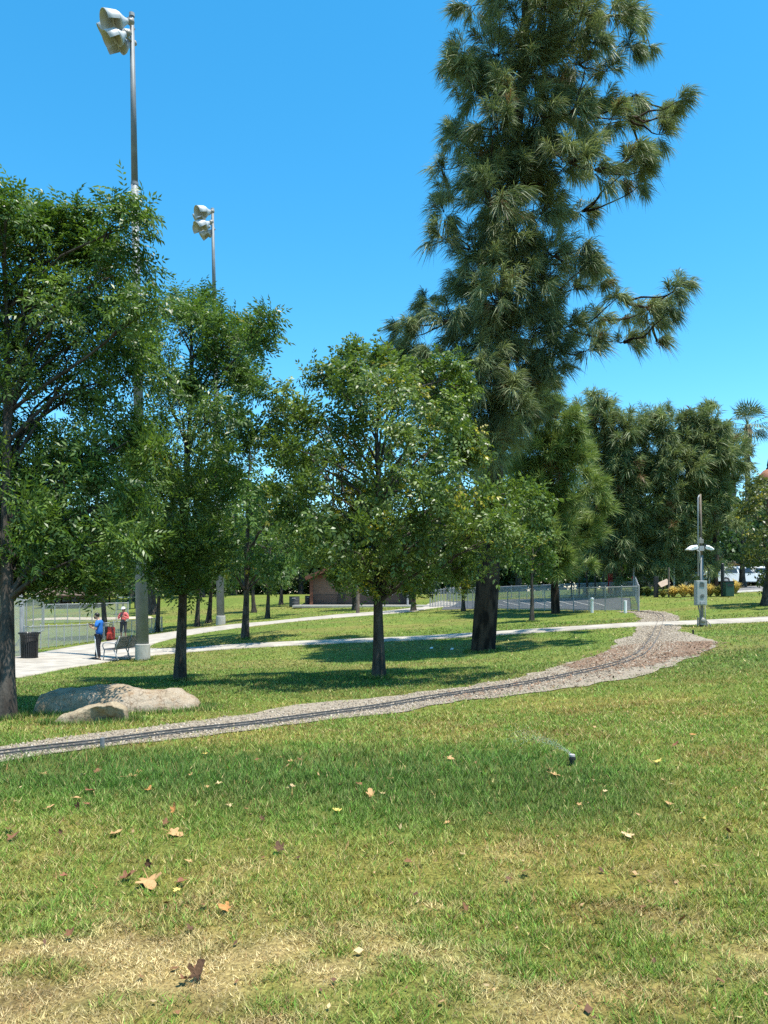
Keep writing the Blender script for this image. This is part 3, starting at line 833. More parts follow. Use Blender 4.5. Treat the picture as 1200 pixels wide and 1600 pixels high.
broad_tree('shade_tree', 'broad leafy tree with yellow tinged clusters in mid lawn, in front of the brick building', (592,1060),
    [(550,560,13),(556,590,14),(585,575,22),(640,595,32),(700,592,24),(722,610,13),(510,605,28),(560,625,42),(625,640,52),(690,655,38),(440,645,33),(490,665,42),(418,690,22),(550,700,58),
     (635,710,58),(705,690,33),(470,725,42),(738,715,14),(520,770,58),(600,780,62),(680,770,48),(740,785,38),(450,790,33),(795,772,30),(838,795,16),(790,820,30),(560,840,52),
     (640,850,52),(710,840,42),(760,850,32),(500,840,36),(600,885,42),(660,885,32),(550,885,28),(715,885,24)], dep=1.9, r0=0.118, protos=KOEL, dens=76, sc=1.1, seed=9, yellow=0.05, shoots=0.6,
    pal=((0.048,0.096,0.022),(0.175,0.240,0.054)), top=(590,580), barkm='bark')
broad_tree('shade_tree', 'medium bright green tree standing between the two paths, left of the mid lawn tree', (383,998),
    [(375,662,16),(400,700,32),(358,720,32),(430,745,33),(385,770,42),(440,800,38),(348,820,38),(400,840,46),(455,858,26),(370,888,26),(430,890,26),(340,880,22)], dep=2.2, r0=0.14,
    protos=MID, dens=34, sc=1.15, seed=12, yellow=0.04, pal=((0.050,0.110,0.026),(0.115,0.190,0.045)), top=(390,690))
broad_tree('young_tree', 'slim young tree with a small thin crown, right of the big pine', (831,972),
    [(832,868,20),(815,850,18),(846,852,18),(836,893,15),(856,878,9),(818,880,12)], dep=0.7, r0=0.10, protos=MID, dens=34, sc=0.75, seed=14, yellow=0.06, pal=((0.060,0.12,0.03),(0.13,0.20,0.05)), twin=False, top=(832,855))
broad_tree('young_tree', 'young tree with low drooping foliage beside the paved corner, left of the big pine', (646,955), [(640,870,20),(660,880,20),(625,890,16),(652,905,20),(668,915,12),(640,918,10)], dep=0.9,
    r0=0.15, protos=MID, dens=20, sc=1.0, seed=15, pal=((0.030,0.070,0.022),(0.07,0.12,0.03)), twin=False)
broad_tree('young_tree', 'young tree with a thin grey trunk, directly left of the big pine trunk', (724,955), [(722,880,22),(738,900,16),(706,896,16),(722,915,12)], dep=0.9, r0=0.11, protos=MID, dens=20, sc=0.9,
    seed=16, yellow=0.08, pal=((0.070,0.12,0.03),(0.15,0.20,0.05)), twin=False)
broad_tree('shade_tree', 'round yellowish leafy tree with a trunk outside the picture, at the right edge', (1197,946),
    [(1192,785,26),(1210,765,30),(1188,830,26),(1203,860,33),(1178,868,12),(1235,800,55),(1235,865,50),(1172,803,9),(1180,760,8),(1205,900,20)], dep=1.5, r0=0.20, protos=MID, dens=22, sc=1.0, seed=18, yellow=0.06,
    pal=((0.055,0.085,0.026),(0.15,0.165,0.055)), top=(1210,790))

# the big pine
pine_tree('pine_tree', 'tall dark pine with a thick trunk towering out of the top of the picture', (755,1018),
    [(735,10,32),(790,-10,45),(850,10,42),(910,20,40),(955,20,28),(1000,25,18),(1015,72,16),(985,70,20),(720,80,30),(698,95,14),(770,80,42),(840,90,45),(905,100,42),(955,110,24),(730,150,36),(790,160,45),(860,170,48),
     (930,180,40),(985,190,24),(1030,185,20),(1058,158,18),(1035,210,18),(1010,240,22),(715,215,30),(690,265,20),(760,240,45),(830,250,50),(900,260,45),(960,270,32),(1000,290,16),(700,300,32),(770,320,50),(850,330,46),(910,330,26),
     (690,370,24),(735,390,42),(800,400,48),(865,400,38),(905,405,18),(935,420,20),(720,450,36),(780,470,46),(845,460,44),(900,450,26),(945,440,14),(665,470,20),(650,495,14),(700,500,36),(760,530,46),(835,520,42),(890,510,34),(940,500,32),(985,490,24),
     (1020,505,24),(1045,470,18),(1062,442,15),(1030,535,16),(975,535,24),(925,545,26),(870,550,30),(820,570,30),(625,520,20),(612,550,16),(640,555,24),(690,570,36),(750,590,40),(800,610,26),(720,630,36),(770,645,34),(745,680,30),(690,620,26),(800,665,22),(650,560,32),(668,602,32),(700,655,34),(660,640,24),(838,640,26),(845,600,32),(785,690,32),(722,700,28),(765,712,26),
     (790,-90,60),(860,-100,55),(920,-80,45),(820,-190,55),(870,-200,40),(840,-280,40),(845,-340,24)],
    top=(845,-380), r0=0.34, dep=2.3, tw=15.5, sc=1.05, seed=21, fill=0.75, cover=(-10,715,44), brown=0.015, pal=((0.074,0.112,0.052),(0.275,0.315,0.145)))
# bright young pine and the row behind it
pine_tree('pine_tree', 'bright yellow green bushy pine just right of the big pine, behind the slim young tree', (868,38),
    [(850,612,22),(832,650,36),(880,658,36),(800,705,30),(858,712,46),(908,725,36),(825,765,42),(880,785,46),(938,795,26),(850,835,46),(908,835,36),(868,880,36),(820,840,30),(915,880,20)], Y0=38, top=(858,600), r0=0.2, dep=2.3,
    protos=TUFT_L, tw=8.5, sc=1.15, seed=25, cover=(610,905,38), droop=0.18, pal=((0.10,0.155,0.045),(0.25,0.315,0.085)), brown=0.02)
PG = 'pines in the row behind the link fence'
for lab, base, bl, top, sd in [
    ('first pine of the back row, right beside the bright yellow green pine', (965,52), [(940,645,30),(930,620,16),(905,650,24),(930,700,42),(980,690,42),(955,665,26),(950,760,46),(1000,745,42),(975,810,42),(1020,800,36),(930,820,36),(985,655,18),(975,860,34),(925,870,26),(1015,850,28)], (940,610), 31),
    ('wide second pine of the back row, left of the post with floodlights', (1050,52), [(1030,665,30),(1010,680,24),(1070,680,34),(1095,670,22),(1060,722,42),(1020,730,34),(1040,772,42),(1080,790,36),(1060,830,34),(1045,650,16),(1030,850,28)], (1045,655), 32),
    ('third pine of the back row, with tall candles, behind the post with floodlights', (1118,52), [(1112,650,20),(1116,632,10),(1128,680,24),(1095,690,24),(1110,715,34),(1130,745,24),(1105,770,36),(1095,810,28),(1085,650,14),(1135,705,16)], (1112,640), 33)]:
    pine_tree('pine_tree', lab, base, bl, Y0=52, top=top, r0=0.17, dep=2.2, protos=TUFT_F, tw=6.0, sc=1.15, seed=sd, cover=(670,905,40), group=PG, droop=0.45, pal=((0.090,0.130,0.052),(0.275,0.320,0.130)), brown=0.015, candle=0.9)

# trees further back on the left, each trunk seen under the near crowns
BT = 'trees further back behind the light poles'
for lab, base, bl, r0, pal in [
    ('dark trunked tree right behind the man in the blue shirt', (164,999), [(150,850,40),(185,870,36),(120,880,30),(165,905,26),(200,905,18),(135,910,16)], 0.17, 0),
    ('tree with a slanting trunk at the corner where the low ball field fence ends', (245,988), [(262,880,34),(235,860,34),(285,890,26),(255,915,18)], 0.15, 0),
    ('tree with a thick dark trunk, behind the slanting tree right of the first light pole', (238,960), [(235,850,40),(215,880,26),(250,890,28)], 0.36, 0),
    ('slim trunked tree left of the base of the second light pole, the nearer of two', (308,979), [(310,870,34),(295,900,22),(328,895,20)], 0.16, 1),
    ('slim trunked tree touching the base of the second light pole, the farther of two', (326,973), [(335,865,34),(320,895,22),(350,905,16)], 0.17, 1),
    ('tree with a forked pale trunk between the bright medium tree and the brick building', (418,966), [(415,850,34),(440,880,28),(395,885,22),(455,850,30),(430,905,16)], 0.14, 2),
    ('far slim tree behind the bright medium tree, left of two thin trunks', (397,957), [(395,860,26),(380,885,20)], 0.16, 0),
    ('far slim tree behind the forked pale tree, right of it', (439,945), [(445,860,26),(430,890,18),(460,895,16)], 0.16, 1),
    ('dark trunked tree close before the brick wall, half hidden by the wooden post', (555,953), [(550,880,26),(565,900,18),(535,905,16),(545,910,14)], 0.2, 2)]:
    pals = [((0.030,0.066,0.022),(0.070,0.125,0.034)), ((0.044,0.090,0.024),(0.100,0.165,0.042)), ((0.060,0.115,0.028),(0.135,0.200,0.052))][pal]
    broad_tree('park_tree', lab, base, bl, r0=r0, dep=1.8, protos=MID, dens=18, sc=1.35, seed=int(base[0]) + 100, pal=pals, group=BT, twin=True, inner=0.15)
# the tree belt beyond the park
FT = 'tree belt on the far side of the park'
far = [(-60,70,250,'far dark tree at the left end of the tree belt, mostly behind the nearest tree',0),(30,78,200,'far tree above the picnic shelter in the ball field',1),(95,72,190,'far dark tree over the left end of the playground',0),
       (150,80,190,'far tree standing over the parked dark car',2),(205,74,180,'far tree straight behind the green slide',1),(262,82,190,'far tree right of the first light pole, in the tree belt',0),(315,78,190,'far tree left of the second light pole, in the tree belt',2),
       (365,84,200,'far tree right of the second light pole, in the tree belt',0),(420,88,170,'far pale tree in the gap above the grey trash barrels',2),(470,92,130,'far low tree just left of the brick building roof',2),(520,90,220,'far tree rising behind the roof of the brick building',1),
       (600,86,240,'far dark tree behind the middle of the brick building',0),(680,84,230,'far dark tree behind the right end of the brick building',0),(745,88,210,'far tree behind the trunk of the big pine',1),(810,78,200,'far tree behind the car park, left of the bright pine',0)]
for (px, Y, hp, lab, pl) in far:
    b = Vector(((px-600)/F*Y, Y, 0)); b.z = gz1(b.x, b.y)
    yb = HOR + (EYE - b.z)/Y*F
    bl = []
    rr = random.Random(px)
    for q in range(12):
        f = rr.random(); bl.append((px + rr.uniform(-1, 1)*40*(1-0.5*abs(f-0.4)), yb - hp*(0.20 + 0.72*f), 22 + 9*rr.random()))
    bl.append((px, yb - hp*0.94, 16))
    pals = [((0.030,0.060,0.024),(0.065,0.110,0.036)), ((0.046,0.080,0.028),(0.095,0.145,0.046)), ((0.075,0.115,0.036),(0.150,0.190,0.065))][pl]
    broad_tree('far_tree', lab, b, bl, r0=0.3, dep=2.4, protos=FARC, dens=9, sc=1.3, seed=px+500, pal=pals, group=FT, lm='leaf_soft', twin=False, inner=0.1, shoots=0.2)
# dark leafy trees at the right, below and behind the pines
RT = 'round dark trees behind the post with floodlights'
for lab, base, Yd, bl, pl in [
    ('low dark glossy tree behind the right end of the link fence', (915,930), 57, [(915,880,24),(940,870,24),(895,890,20),(925,900,18)], 0),
    ('dark glossy tree next to the info board posts, under the first back row pine', (968,930), 57, [(965,868,26),(990,880,24),(950,890,20),(1005,870,18),(975,898,14)], 0),
    ('round dark tree just left of the pole of the floodlights, over the ornamental grass', (1045,925), 60, [(1040,860,30),(1060,885,24),(1020,880,24),(1065,850,24),(1050,900,16)], 0),
    ('tall dark leafy tree between the post with floodlights and the white cars', (1120,925), 58, [(1110,820,34),(1130,790,28),(1085,850,28),(1145,850,28),(1115,870,18),(1100,790,20),(1150,815,22)], 1),
    ('dark round tree right of the white cars, beneath the fan palms', (1155,920), 62, [(1160,800,22),(1165,840,26),(1185,800,22),(1175,870,14),(1150,870,14)], 1),
    ('grey trunked tree standing in front of the parked white cars', (1160,914), 55, [(1160,855,22),(1180,840,24),(1145,845,16)], 1)]:
    b = Vector(((base[0]-600)/F*Yd, Yd, 0)); b.z = gz1(b.x, b.y)
    broad_tree('park_tree', lab, b, bl, r0=0.25 if pl else 0.16, dep=1.7, protos=FARC, dens=12, sc=0.9, seed=base[0]+50, group=RT, twin=True, inner=0.1,
               pal=[((0.030,0.066,0.024),(0.075,0.130,0.042)), ((0.028,0.062,0.022),(0.062,0.115,0.036))][pl])

# the far-off wood closing the view behind everything
def treeline(name, x0, x1, ya, yb_, hmin, hmax, n, seed):
    g = np.random.default_rng(seed)
    x = x0 + (x1-x0)*g.random(n); y = ya + (yb_-ya)*g.random(n)
    top = hmin + (hmax-hmin)*fbm(x*0.16, y*0.03, seed, 4)*1.2
    z = gz(x, y) + top*(1-(1-g.random(n))**1.5*0.98)
    pos = np.stack([x, y, z], 1); D = g.normal(size=(n, 3)) + np.array([0, -0.5, 0.6])
    k = np.clip(fbm(x*0.22+5, z*0.5, seed+1, 3)*1.4-0.2, 0, 1)[:, None]*0.7 + 0.3*g.random((n, 1))
    T = np.array([0.028, 0.058, 0.022])*(1-k) + np.array([0.085, 0.13, 0.045])*k
    V, Fq, Tt = bake(FARC, pos, frames(D), 1.8 + 1.1*g.random(n), T, jit=0.3)
    tag(put(name, mesh_np(name, V, [Fq], M['leaf_soft'], Tt)), kind='stuff')
treeline('far_wood', -75, 14, 96, 108, 6.0, 11.0, 6500, 61)
treeline('far_wood', 8, 85, 80, 92, 6.0, 10.5, 6000, 62)
# ------------------------------------------------------------------ palms
def palm(label, px, py_c, Y, r_px, seed, skirt):
    random.seed(seed)
    c = P(px, py_c, Y); rr = r_px/F*Y
    b = Vector((c.x, Y, gz1(c.x, Y)))
    t = thing('fan_palm', label, 'palm tree', b, 'fan palms at the right edge')
    MB().tube([b + Vector((0,0,-.2)), b + Vector((0,0,.3)), b + (c-b)*0.5, c], [0.42, 0.3, 0.24, 0.2], 10).build('trunk', M['bark_light'], t, smooth=True)
    for i in range(26):
        az = i*2.4 + random.uniform(-.2, .2); el = R(random.uniform(-25, 80)) if i > 6 else R(random.uniform(-50, -15))
        d = Vector((math.cos(az)*math.cos(el), math.sin(az)*math.cos(el), math.sin(el)))
        side = d.cross(Vector((0,0,1))); side = side.normalized() if side.length > .05 else Vector((1,0,0)); nrm = side.cross(d)
        m = MB(); hub = c + d*rr*0.42
        m.tube([c, hub], [0.03, 0.02], 4)
        for k in range(13):
            a = (k-6)/6*R(80); e = d*math.cos(a) + side*math.sin(a)
            tip = hub + e*rr*0.62 + Vector((0,0,-rr*0.16*(1-max(0, e.z)))); w = side*math.cos(a) - d*math.sin(a)
            mid = hub + e*rr*0.36
            i0 = len(m.v); m.add([hub, mid + w*0.055 + nrm*0.02, tip, mid - w*0.055 + nrm*0.02], [(0,1,2,3)])
        m.build('frond', M['palm_leaf'], t)
    if skirt:
        V = []; Fs = []
        for i in range(160):
            az = random.uniform(0, 2*math.pi); z0 = random.uniform(0.0, skirt*0.75); r1 = random.uniform(0.35, 0.95)
            p = c + Vector((math.cos(az)*0.2, math.sin(az)*0.2, -z0)); q = c + Vector((math.cos(az)*r1, math.sin(az)*r1, -z0 - random.uniform(.5, 1.3)))
            w = Vector((-math.sin(az), math.cos(az), 0))*0.09; n0 = len(V)
            V += [p-w*.4, p+w*.4, (p+q)/2+w, q, (p+q)/2-w]; Fs.append((n0, n0+1, n0+2, n0+3, n0+4))
        m = MB(); m.v = [tuple(v) for v in V]; m.f = Fs
        o = m.build('dead_frond_skirt', M['dead_palm'], t); o['kind'] = 'stuff'
    return t
M['palm_leaf'] = mat('palm_leaf', (0.085, 0.125, 0.045), (0.16, 0.19, 0.075), 0.45, 1.3)
M['dead_palm'] = mat('dead_palm', (0.22, 0.155, 0.09), (0.11, 0.075, 0.045), 0.9, 3)
palm('taller fan palm with a brown skirt of dead fronds against the sky', 1168, 664, 74, 42, 3, 5.0)
palm('shorter fan palm right behind the back row pines, left of the taller palm', 1146, 722, 70, 42, 4, 0)

# ------------------------------------------------------------------ floodlight poles
def luminaire(t, c, aim, s=1.0):
    aim = Vector(aim).normalized()
    up = Vector((0,0,1)); side = aim.cross(up).normalized(); u2 = side.cross(aim)
    Mx = Matrix((side, u2, aim)).transposed()          # local z = aim, local y = up
    c = Vector(c)
    L = MB().lathe([(0.001,-0.34),(0.09,-0.33),(0.12,-0.24),(0.20,-0.12),(0.30,0.0),(0.335,0.10),(0.32,0.10),(0.28,0.0),(0.18,-0.12),(0.05,-0.22)], (0,0,0), 20)
    L.v = [tuple(Mx @ (Vector(v)*s) + c) for v in L.v]
    o = L.build('floodlight', M['lamp_white'], t, smooth=True)
    V = MB().lathe([(0.335,0.08),(0.36,0.30),(0.385,0.55),(0.375,0.555),(0.35,0.30),(0.325,0.08)], (0,0,0), 18, a0=R(-15), a1=R(195))
    V.v = [tuple(Mx @ (Vector(v)*s) + c) for v in V.v]
    V.build('visor', M['lamp_white'], o, smooth=True)
    Gm = MB().lathe([(0.001,0.07),(0.15,0.065),(0.32,0.05)], (0,0,0), 18); Gm.v = [tuple(Mx @ (Vector(v)*s) + c) for v in Gm.v]
    Gm.build('lens', M['lamp_in'], o, smooth=True)
    B = MB().lathe([(0.001,-0.56),(0.10,-0.55),(0.11,-0.36),(0.05,-0.33)], (0,0,0), 12); B.v = [tuple(Mx @ (Vector(v)*s) + c) for v in B.v]
    B.build('ballast', M['lamp_in'], o, smooth=True)
    return o
def light_pole(label, base, top, heads, s, stub_py, aim0):
    b = G(*base); Y = b.y; tp = P(top[0], top[1], Y)
    t = thing('light_pole', label, 'light pole', b, 'tall steel floodlight poles')
    ax = tp - b; L = ax.length; d = ax.normalized()
    st = (b.z and (P(base[0], stub_py, Y).z - b.z)) or 0.6
    MB().lathe([(0.27,-0.3),(0.27,0.0),(0.262,st-0.02),(0.245,st),(0.1,st)], b, 24).build('concrete_base', M['concrete'], t, smooth=False)
    s1 = b + d*(L*0.36); s2 = b + d*(L*0.74)
    MB().tube([b + d*st, s1], [0.225, 0.185], 20).tube([s1, s2], [0.178, 0.125], 20).tube([s2, tp], [0.119, 0.078], 18).build('pole', M['pole'], t, smooth=True)
    for p, r in ((s1, 0.19), (s2, 0.135)): MB().tube([p - d*0.05, p + d*0.05], r, 20).build('joint_collar', M['pole'], t, smooth=False)
    MB().tube([tp, tp + d*0.12], 0.10, 12).build('pole_cap', M['steel'], t)
    hub = [];
    for (hx, hy, dy, k) in heads:
        p = P(hx, hy, Y + dy); hub.append((p, k))
    for p, k in hub:
        q = b + d*max(0.5, min(L, (p - b).dot(d) + 0.18)); MB().bar(q, p + Vector((0.16, 0, 0.12)), 0.07).build('mounting_arm', M['steel'], t)
    for i, (p, k) in enumerate(hub):
        luminaire(t, p, (aim0[0] + 0.12*((i % 3)-1), aim0[1] + 0.35*((i*2 % 3)-1), aim0[2] - 0.08*i), s*k)
    return t
light_pole('tallest grey steel light pole with five visored floodlights, rising behind the bench', (223,1032), (206,26), [(186,33,-0.5,1.3),(178,43,0.5,1.2),(186,57,-0.5,1.15),(193,70,0.1,1.2),(199,52,0.9,0.8)], 0.76, 1006, (-1,-0.45,-0.55))
light_pole('farther light pole with clustered floodlights, its top above the dark tree behind the boulders', (345,976), (332,329), [(321,331,-0.5,1.2),(317,338,0.6,1.1),(320,351,-0.5,1.2),(317,357,0.6,1.1),(326,364,0.1,1.0)], 0.80, 962, (-1,-0.5,-0.5))

# ------------------------------------------------------------------ boulders
def boulder(name, label, prof, depth, seed, m, Yb, skew=0.0, under=None):
    """prof: [(px, py_top)] outline of the top edge; the body is rounded across the depth"""
    b0 = G((prof[0][0] + prof[-1][0])/2, Yb)
    xs = np.array([P(p[0], p[1], b0.y).x for p in prof]); zs = np.array([P(p[0], p[1], b0.y).z for p in prof])
    nx_, nt_ = 90, 44
    X_ = np.linspace(xs[0], xs[-1], nx_); V = []
    for i, x in enumerate(X_):
        u = i/(nx_-1); zt = np.interp(x, xs, zs); zb = gz1(x, b0.y) - 0.12
        h = max(0.02, (zt - zb)*min(1, 14*u+.1)*min(1, 14*(1-u)+.1)); w = depth * (max(0.02, 1 - abs(2*u-1)**2.6))**0.5 * (0.85 + 0.3*noise.noise((x*1.2, seed, 0)))
        for j in range(nt_):
            a = math.pi*j/(nt_-1); ca, sa = math.cos(a), math.sin(a)
            e = 0.62
            yy_ = -math.copysign(abs(ca)**e, ca)*w*0.5; zz = abs(sa)**0.75*h
            p = Vector((x, b0.y + yy_ + skew*(u-0.5), zb + zz))
            q = p*2.2 + Vector((seed*7, 0, 0))
            nn = noise.fractal(q, 0.9, 2.1, 5)*0.06 + noise.noise(q*0.5)*0.03 - 0.05*max(0, noise.noise(q*1.7))
            k = min(1, sa*1.6) * min(1, 8*u) * min(1, 8*(1-u))
            p += Vector((0.25*nn, (-1 if ca > 0 else 1)*abs(nn)*0.4*abs(ca), nn))*k
            if under and j < nt_*0.42 and u > under:          # hollow underside facing the track
                p.y += 0.34*(1 - j/(nt_*0.42))*min(1, (u-under)*5)*min(1, 6*(1-u)); 
            V.append(tuple(p))
    Fs = []
    for i in range(nx_-1):
        for j in range(nt_-1):
            Fs.append((i*nt_+j, (i+1)*nt_+j, (i+1)*nt_+j+1, i*nt_+j+1))
    me = bpy.data.meshes.new(name); me.from_pydata([tuple(Vector(v)-b0) for v in V], [], Fs); me.update()
    me.polygons.foreach_set('use_smooth', np.ones(len(me.polygons), bool)); me.materials.append(m)
    o = put(name, me); o.location = b0
    return tag(o, label, 'boulder')
def rock_mat(name, a, b_, c_):
    m = mat(name, a, b_, 0.85, 2.6, detail=12, bump=1.0, bscale=9, lo=0.40, hi=0.58)
    nt = m.node_tree; b = nt.nodes['Principled BSDF']; src = b.inputs['Base Color'].links[0].from_socket
    tc = nt.nodes.new('ShaderNodeTexCoord'); n = nt.nodes.new('ShaderNodeTexNoise'); n.inputs['Scale'].default_value = 7; n.inputs['Detail'].default_value = 9; n.inputs['Roughness'].default_value = 0.7
    nt.links.new(tc.outputs['Object'], n.inputs['Vector'])
    cr = nt.nodes.new('ShaderNodeValToRGB'); cr.color_ramp.elements[0].position = 0.50; cr.color_ramp.elements[1].position = 0.68
    nt.links.new(n.outputs[0], cr.inputs[0])
    mx = nt.nodes.new('ShaderNodeMix'); mx.data_type = 'RGBA'; nt.links.new(cr.outputs[0], mx.inputs[0]); nt.links.new(src, mx.inputs[6]); mx.inputs[7].default_value = (*c_, 1)
    g2 = nt.nodes.new('ShaderNodeTexNoise'); g2.inputs['Scale'].default_value = 55; g2.inputs['Detail'].default_value = 8; g2.inputs['Roughness'].default_value = 0.8
    nt.links.new(tc.outputs['Object'], g2.inputs['Vector'])
    c2 = nt.nodes.new('ShaderNodeValToRGB'); c2.color_ramp.elements[0].position = 0.38; c2.color_ramp.elements[1].position = 0.62; c2.color_ramp.elements[0].color = (0.62, 0.60, 0.58, 1); c2.color_ramp.elements[1].color = (1.25, 1.24, 1.22, 1)
    nt.links.new(g2.outputs[0], c2.inputs[0])
    vo = nt.nodes.new('ShaderNodeTexVoronoi'); vo.feature = 'DISTANCE_TO_EDGE'; vo.inputs['Scale'].default_value = 1.7
    wv = nt.nodes.new('ShaderNodeTexNoise'); wv.inputs['Scale'].default_value = 3.0; wv.inputs['Detail'].default_value = 6; nt.links.new(tc.outputs['Object'], wv.inputs['Vector'])
    ad = nt.nodes.new('ShaderNodeMix'); ad.data_type = 'RGBA'; ad.blend_type = 'ADD'; ad.inputs[0].default_value = 0.9; nt.links.new(tc.outputs['Object'], ad.inputs[6]); nt.links.new(wv.outputs['Color'], ad.inputs[7]); nt.links.new(ad.outputs[2], vo.inputs['Vector'])
    c3 = nt.nodes.new('ShaderNodeValToRGB'); c3.color_ramp.elements[0].position = 0.0; c3.color_ramp.elements[1].position = 0.022; c3.color_ramp.elements[0].color = (0.5, 0.46, 0.42, 1); c3.color_ramp.elements[1].color = (1, 1, 1, 1)
    nt.links.new(vo.outputs['Distance'], c3.inputs[0])
    prev = mx.outputs[2]
    for cc in (c2, c3):
        q = nt.nodes.new('ShaderNodeMix'); q.data_type = 'RGBA'; q.blend_type = 'MULTIPLY'; q.inputs[0].default_value = 1; nt.links.new(prev, q.inputs[6]); nt.links.new(cc.outputs[0], q.inputs[7]); prev = q.outputs[2]
    nt.links.new(prev, b.inputs['Base Color'])
    return m
boulder('boulder', 'long low tan boulder lying on the grass behind the smaller rock', [(55,1128),(59,1100),(72,1083),(98,1072),(150,1069),(190,1073),(230,1078),(270,1082),(295,1090),(312,1100),(321,1105)], 1.05, 2,
        rock_mat('tan_granite', (0.27,0.205,0.13), (0.32,0.265,0.195), (0.22,0.14,0.075)), 1109, skew=0.3)
boulder('boulder', 'smaller rounded rock with a dark hollow side, leaning before the long boulder', [(80,1133),(95,1121),(120,1107),(150,1099),(178,1101),(196,1108),(203,1119)], 0.55, 5,
        rock_mat('smooth_sandstone', (0.32,0.265,0.175), (0.28,0.22,0.14), (0.22,0.15,0.09)), 1128, under=0.40)

# ------------------------------------------------------------------ miniature railway
ctr = [(-90,1195),(0,1180.5),(160,1162.5),(267,1147.5),(400,1133),(500,1119),(600,1105),(667,1093),(733,1083),(800,1073.5),(867,1061),(933,1046.5),(973,1036),(1000,1024),(1012,1013),(1018,1004),(1024,994),(1030,978),(1033.5,966),(1030,961),(1015,957.5),(990,955.8)]
cl = [G(*p) for p in ctr]
cl = resample(cl, 260)
seg = np.concatenate([[0], np.cumsum(np.hypot(*np.diff(cl, axis=0).T))])
def on_track(s, o):
    x = np.interp(s, seg, cl[:,0]); y = np.interp(s, seg, cl[:,1])
    x2 = np.interp(s+0.05, seg, cl[:,0]) - np.interp(s-0.05, seg, cl[:,0]); y2 = np.interp(s+0.05, seg, cl[:,1]) - np.interp(s-0.05, seg, cl[:,1])
    l = np.hypot(x2, y2) + 1e-9; return x - y2/l*o, y + x2/l*o, math.atan2(y2, x2)
tb = Vector((cl[60][0], cl[60][1], gz1(*cl[60])))
tr = thing('railway_track', 'narrow miniature railway track curving across the lawn on its gravel bed', 'railway track', tb)
for o_ in (-0.10, 0.10):
    V = []; S_ = np.linspace(0.1, seg[-1]-0.1, 300)
    xy = np.array([on_track(s, o_)[:2] for s in S_]); an = np.array([on_track(s, o_)[2] for s in S_]); zz = gz(xy[:,0], xy[:,1])
    prof = [(-0.016,0.014),(-0.016,0.019),(-0.004,0.022),(-0.004,0.032),(-0.007,0.035),(-0.007,0.041),(0.007,0.041),(0.007,0.035),(0.004,0.032),(0.004,0.022),(0.016,0.019),(0.016,0.014)]
    prof = [(u, w + 0.007) for u, w in prof]; npf = len(prof)
    for i in range(len(S_)):
        for (u, w) in prof: V.append((xy[i,0] - math.sin(an[i])*u, xy[i,1] + math.cos(an[i])*u, zz[i] + w))
    Fs = [(i*npf+k, i*npf+(k+1) % npf, (i+1)*npf+(k+1) % npf, (i+1)*npf+k) for i in range(len(S_)-1) for k in range(npf)]
    m = MB(); m.v = V; m.f = Fs; m.build('rail', M['rail'], tr)
sl = bpy.data.meshes.new('sleeper')
_m = MB().box((0,0,0), (0.075, 0.40, 0.05)); sl.from_pydata(_m.v, [], _m.f); sl.materials.append(M['sleeper'])
nsl = min(298, int((seg[-1]-0.3)/0.21)); 
for s in np.linspace(0.15, seg[-1]-0.15, nsl):
    x, y, a = on_track(s, random.uniform(-.02, .02)); o = put('sleeper', sl, tr); o.location = Vector((x, y, gz1(x, y) - 0.008)) - tb; o.rotation_euler = (0, 0, a + random.uniform(-.06, .06))
# ballast stones
def stones(n):
    s = rng.random(n*2)**1.35*seg[-1]; o = rng.normal(size=n*2)*0.5
    V0 = np.array([(1,0,0),(-1,0,0),(0,1,0),(0,-1,0),(0,0,1),(0,0,-1)], float); F0 = np.array([(0,2,4),(2,1,4),(1,3,4),(3,0,4),(2,0,5),(1,2,5),(3,1,5),(0,3,5)])
    x = np.interp(s, seg, cl[:,0]); y = np.interp(s, seg, cl[:,1]); x2 = np.interp(s+.05, seg, cl[:,0])-np.interp(s-.05, seg, cl[:,0]); y2 = np.interp(s+.05, seg, cl[:,1])-np.interp(s-.05, seg, cl[:,1]); l = np.hypot(x2, y2)+1e-9
    x = x - y2/l*o; y = y + x2/l*o
    ok = in_poly(x, y, POLYS[2]); x, y, o2 = x[ok], y[ok], o[ok]; n = len(x)
    z = gz(x, y); r = (0.007 + 0.011*rng.random(n))*(1 + y/40)
    A = frames(rng.normal(size=(n,3)))
    V = np.einsum('nij,vj->nvi', A, V0) * (r[:, None, None]*(0.7+0.6*rng.random((n,6,1)))) + np.stack([x, y, z + 0.014], 1)[:, None]
    ff = F0[None] + (np.arange(n)*6)[:, None, None]
    base = np.array([[0.37,0.32,0.255],[0.28,0.235,0.175],[0.19,0.155,0.12],[0.31,0.25,0.175]])[rng.integers(0, 4, n)] * (0.7+0.6*rng.random((n,1)))
    o = put('gravel', mesh_np('gravel', V.reshape(-1,3), [ff.reshape(-1,3)], M['stone'], np.repeat(base, 6, 0)))
    tag(o, kind='stuff')
M['stone'] = leaf_mat('ballast_stone', 0.0, 0.9, 0.2)
rng = np.random.default_rng(99); random.seed(99)
stones(9500)
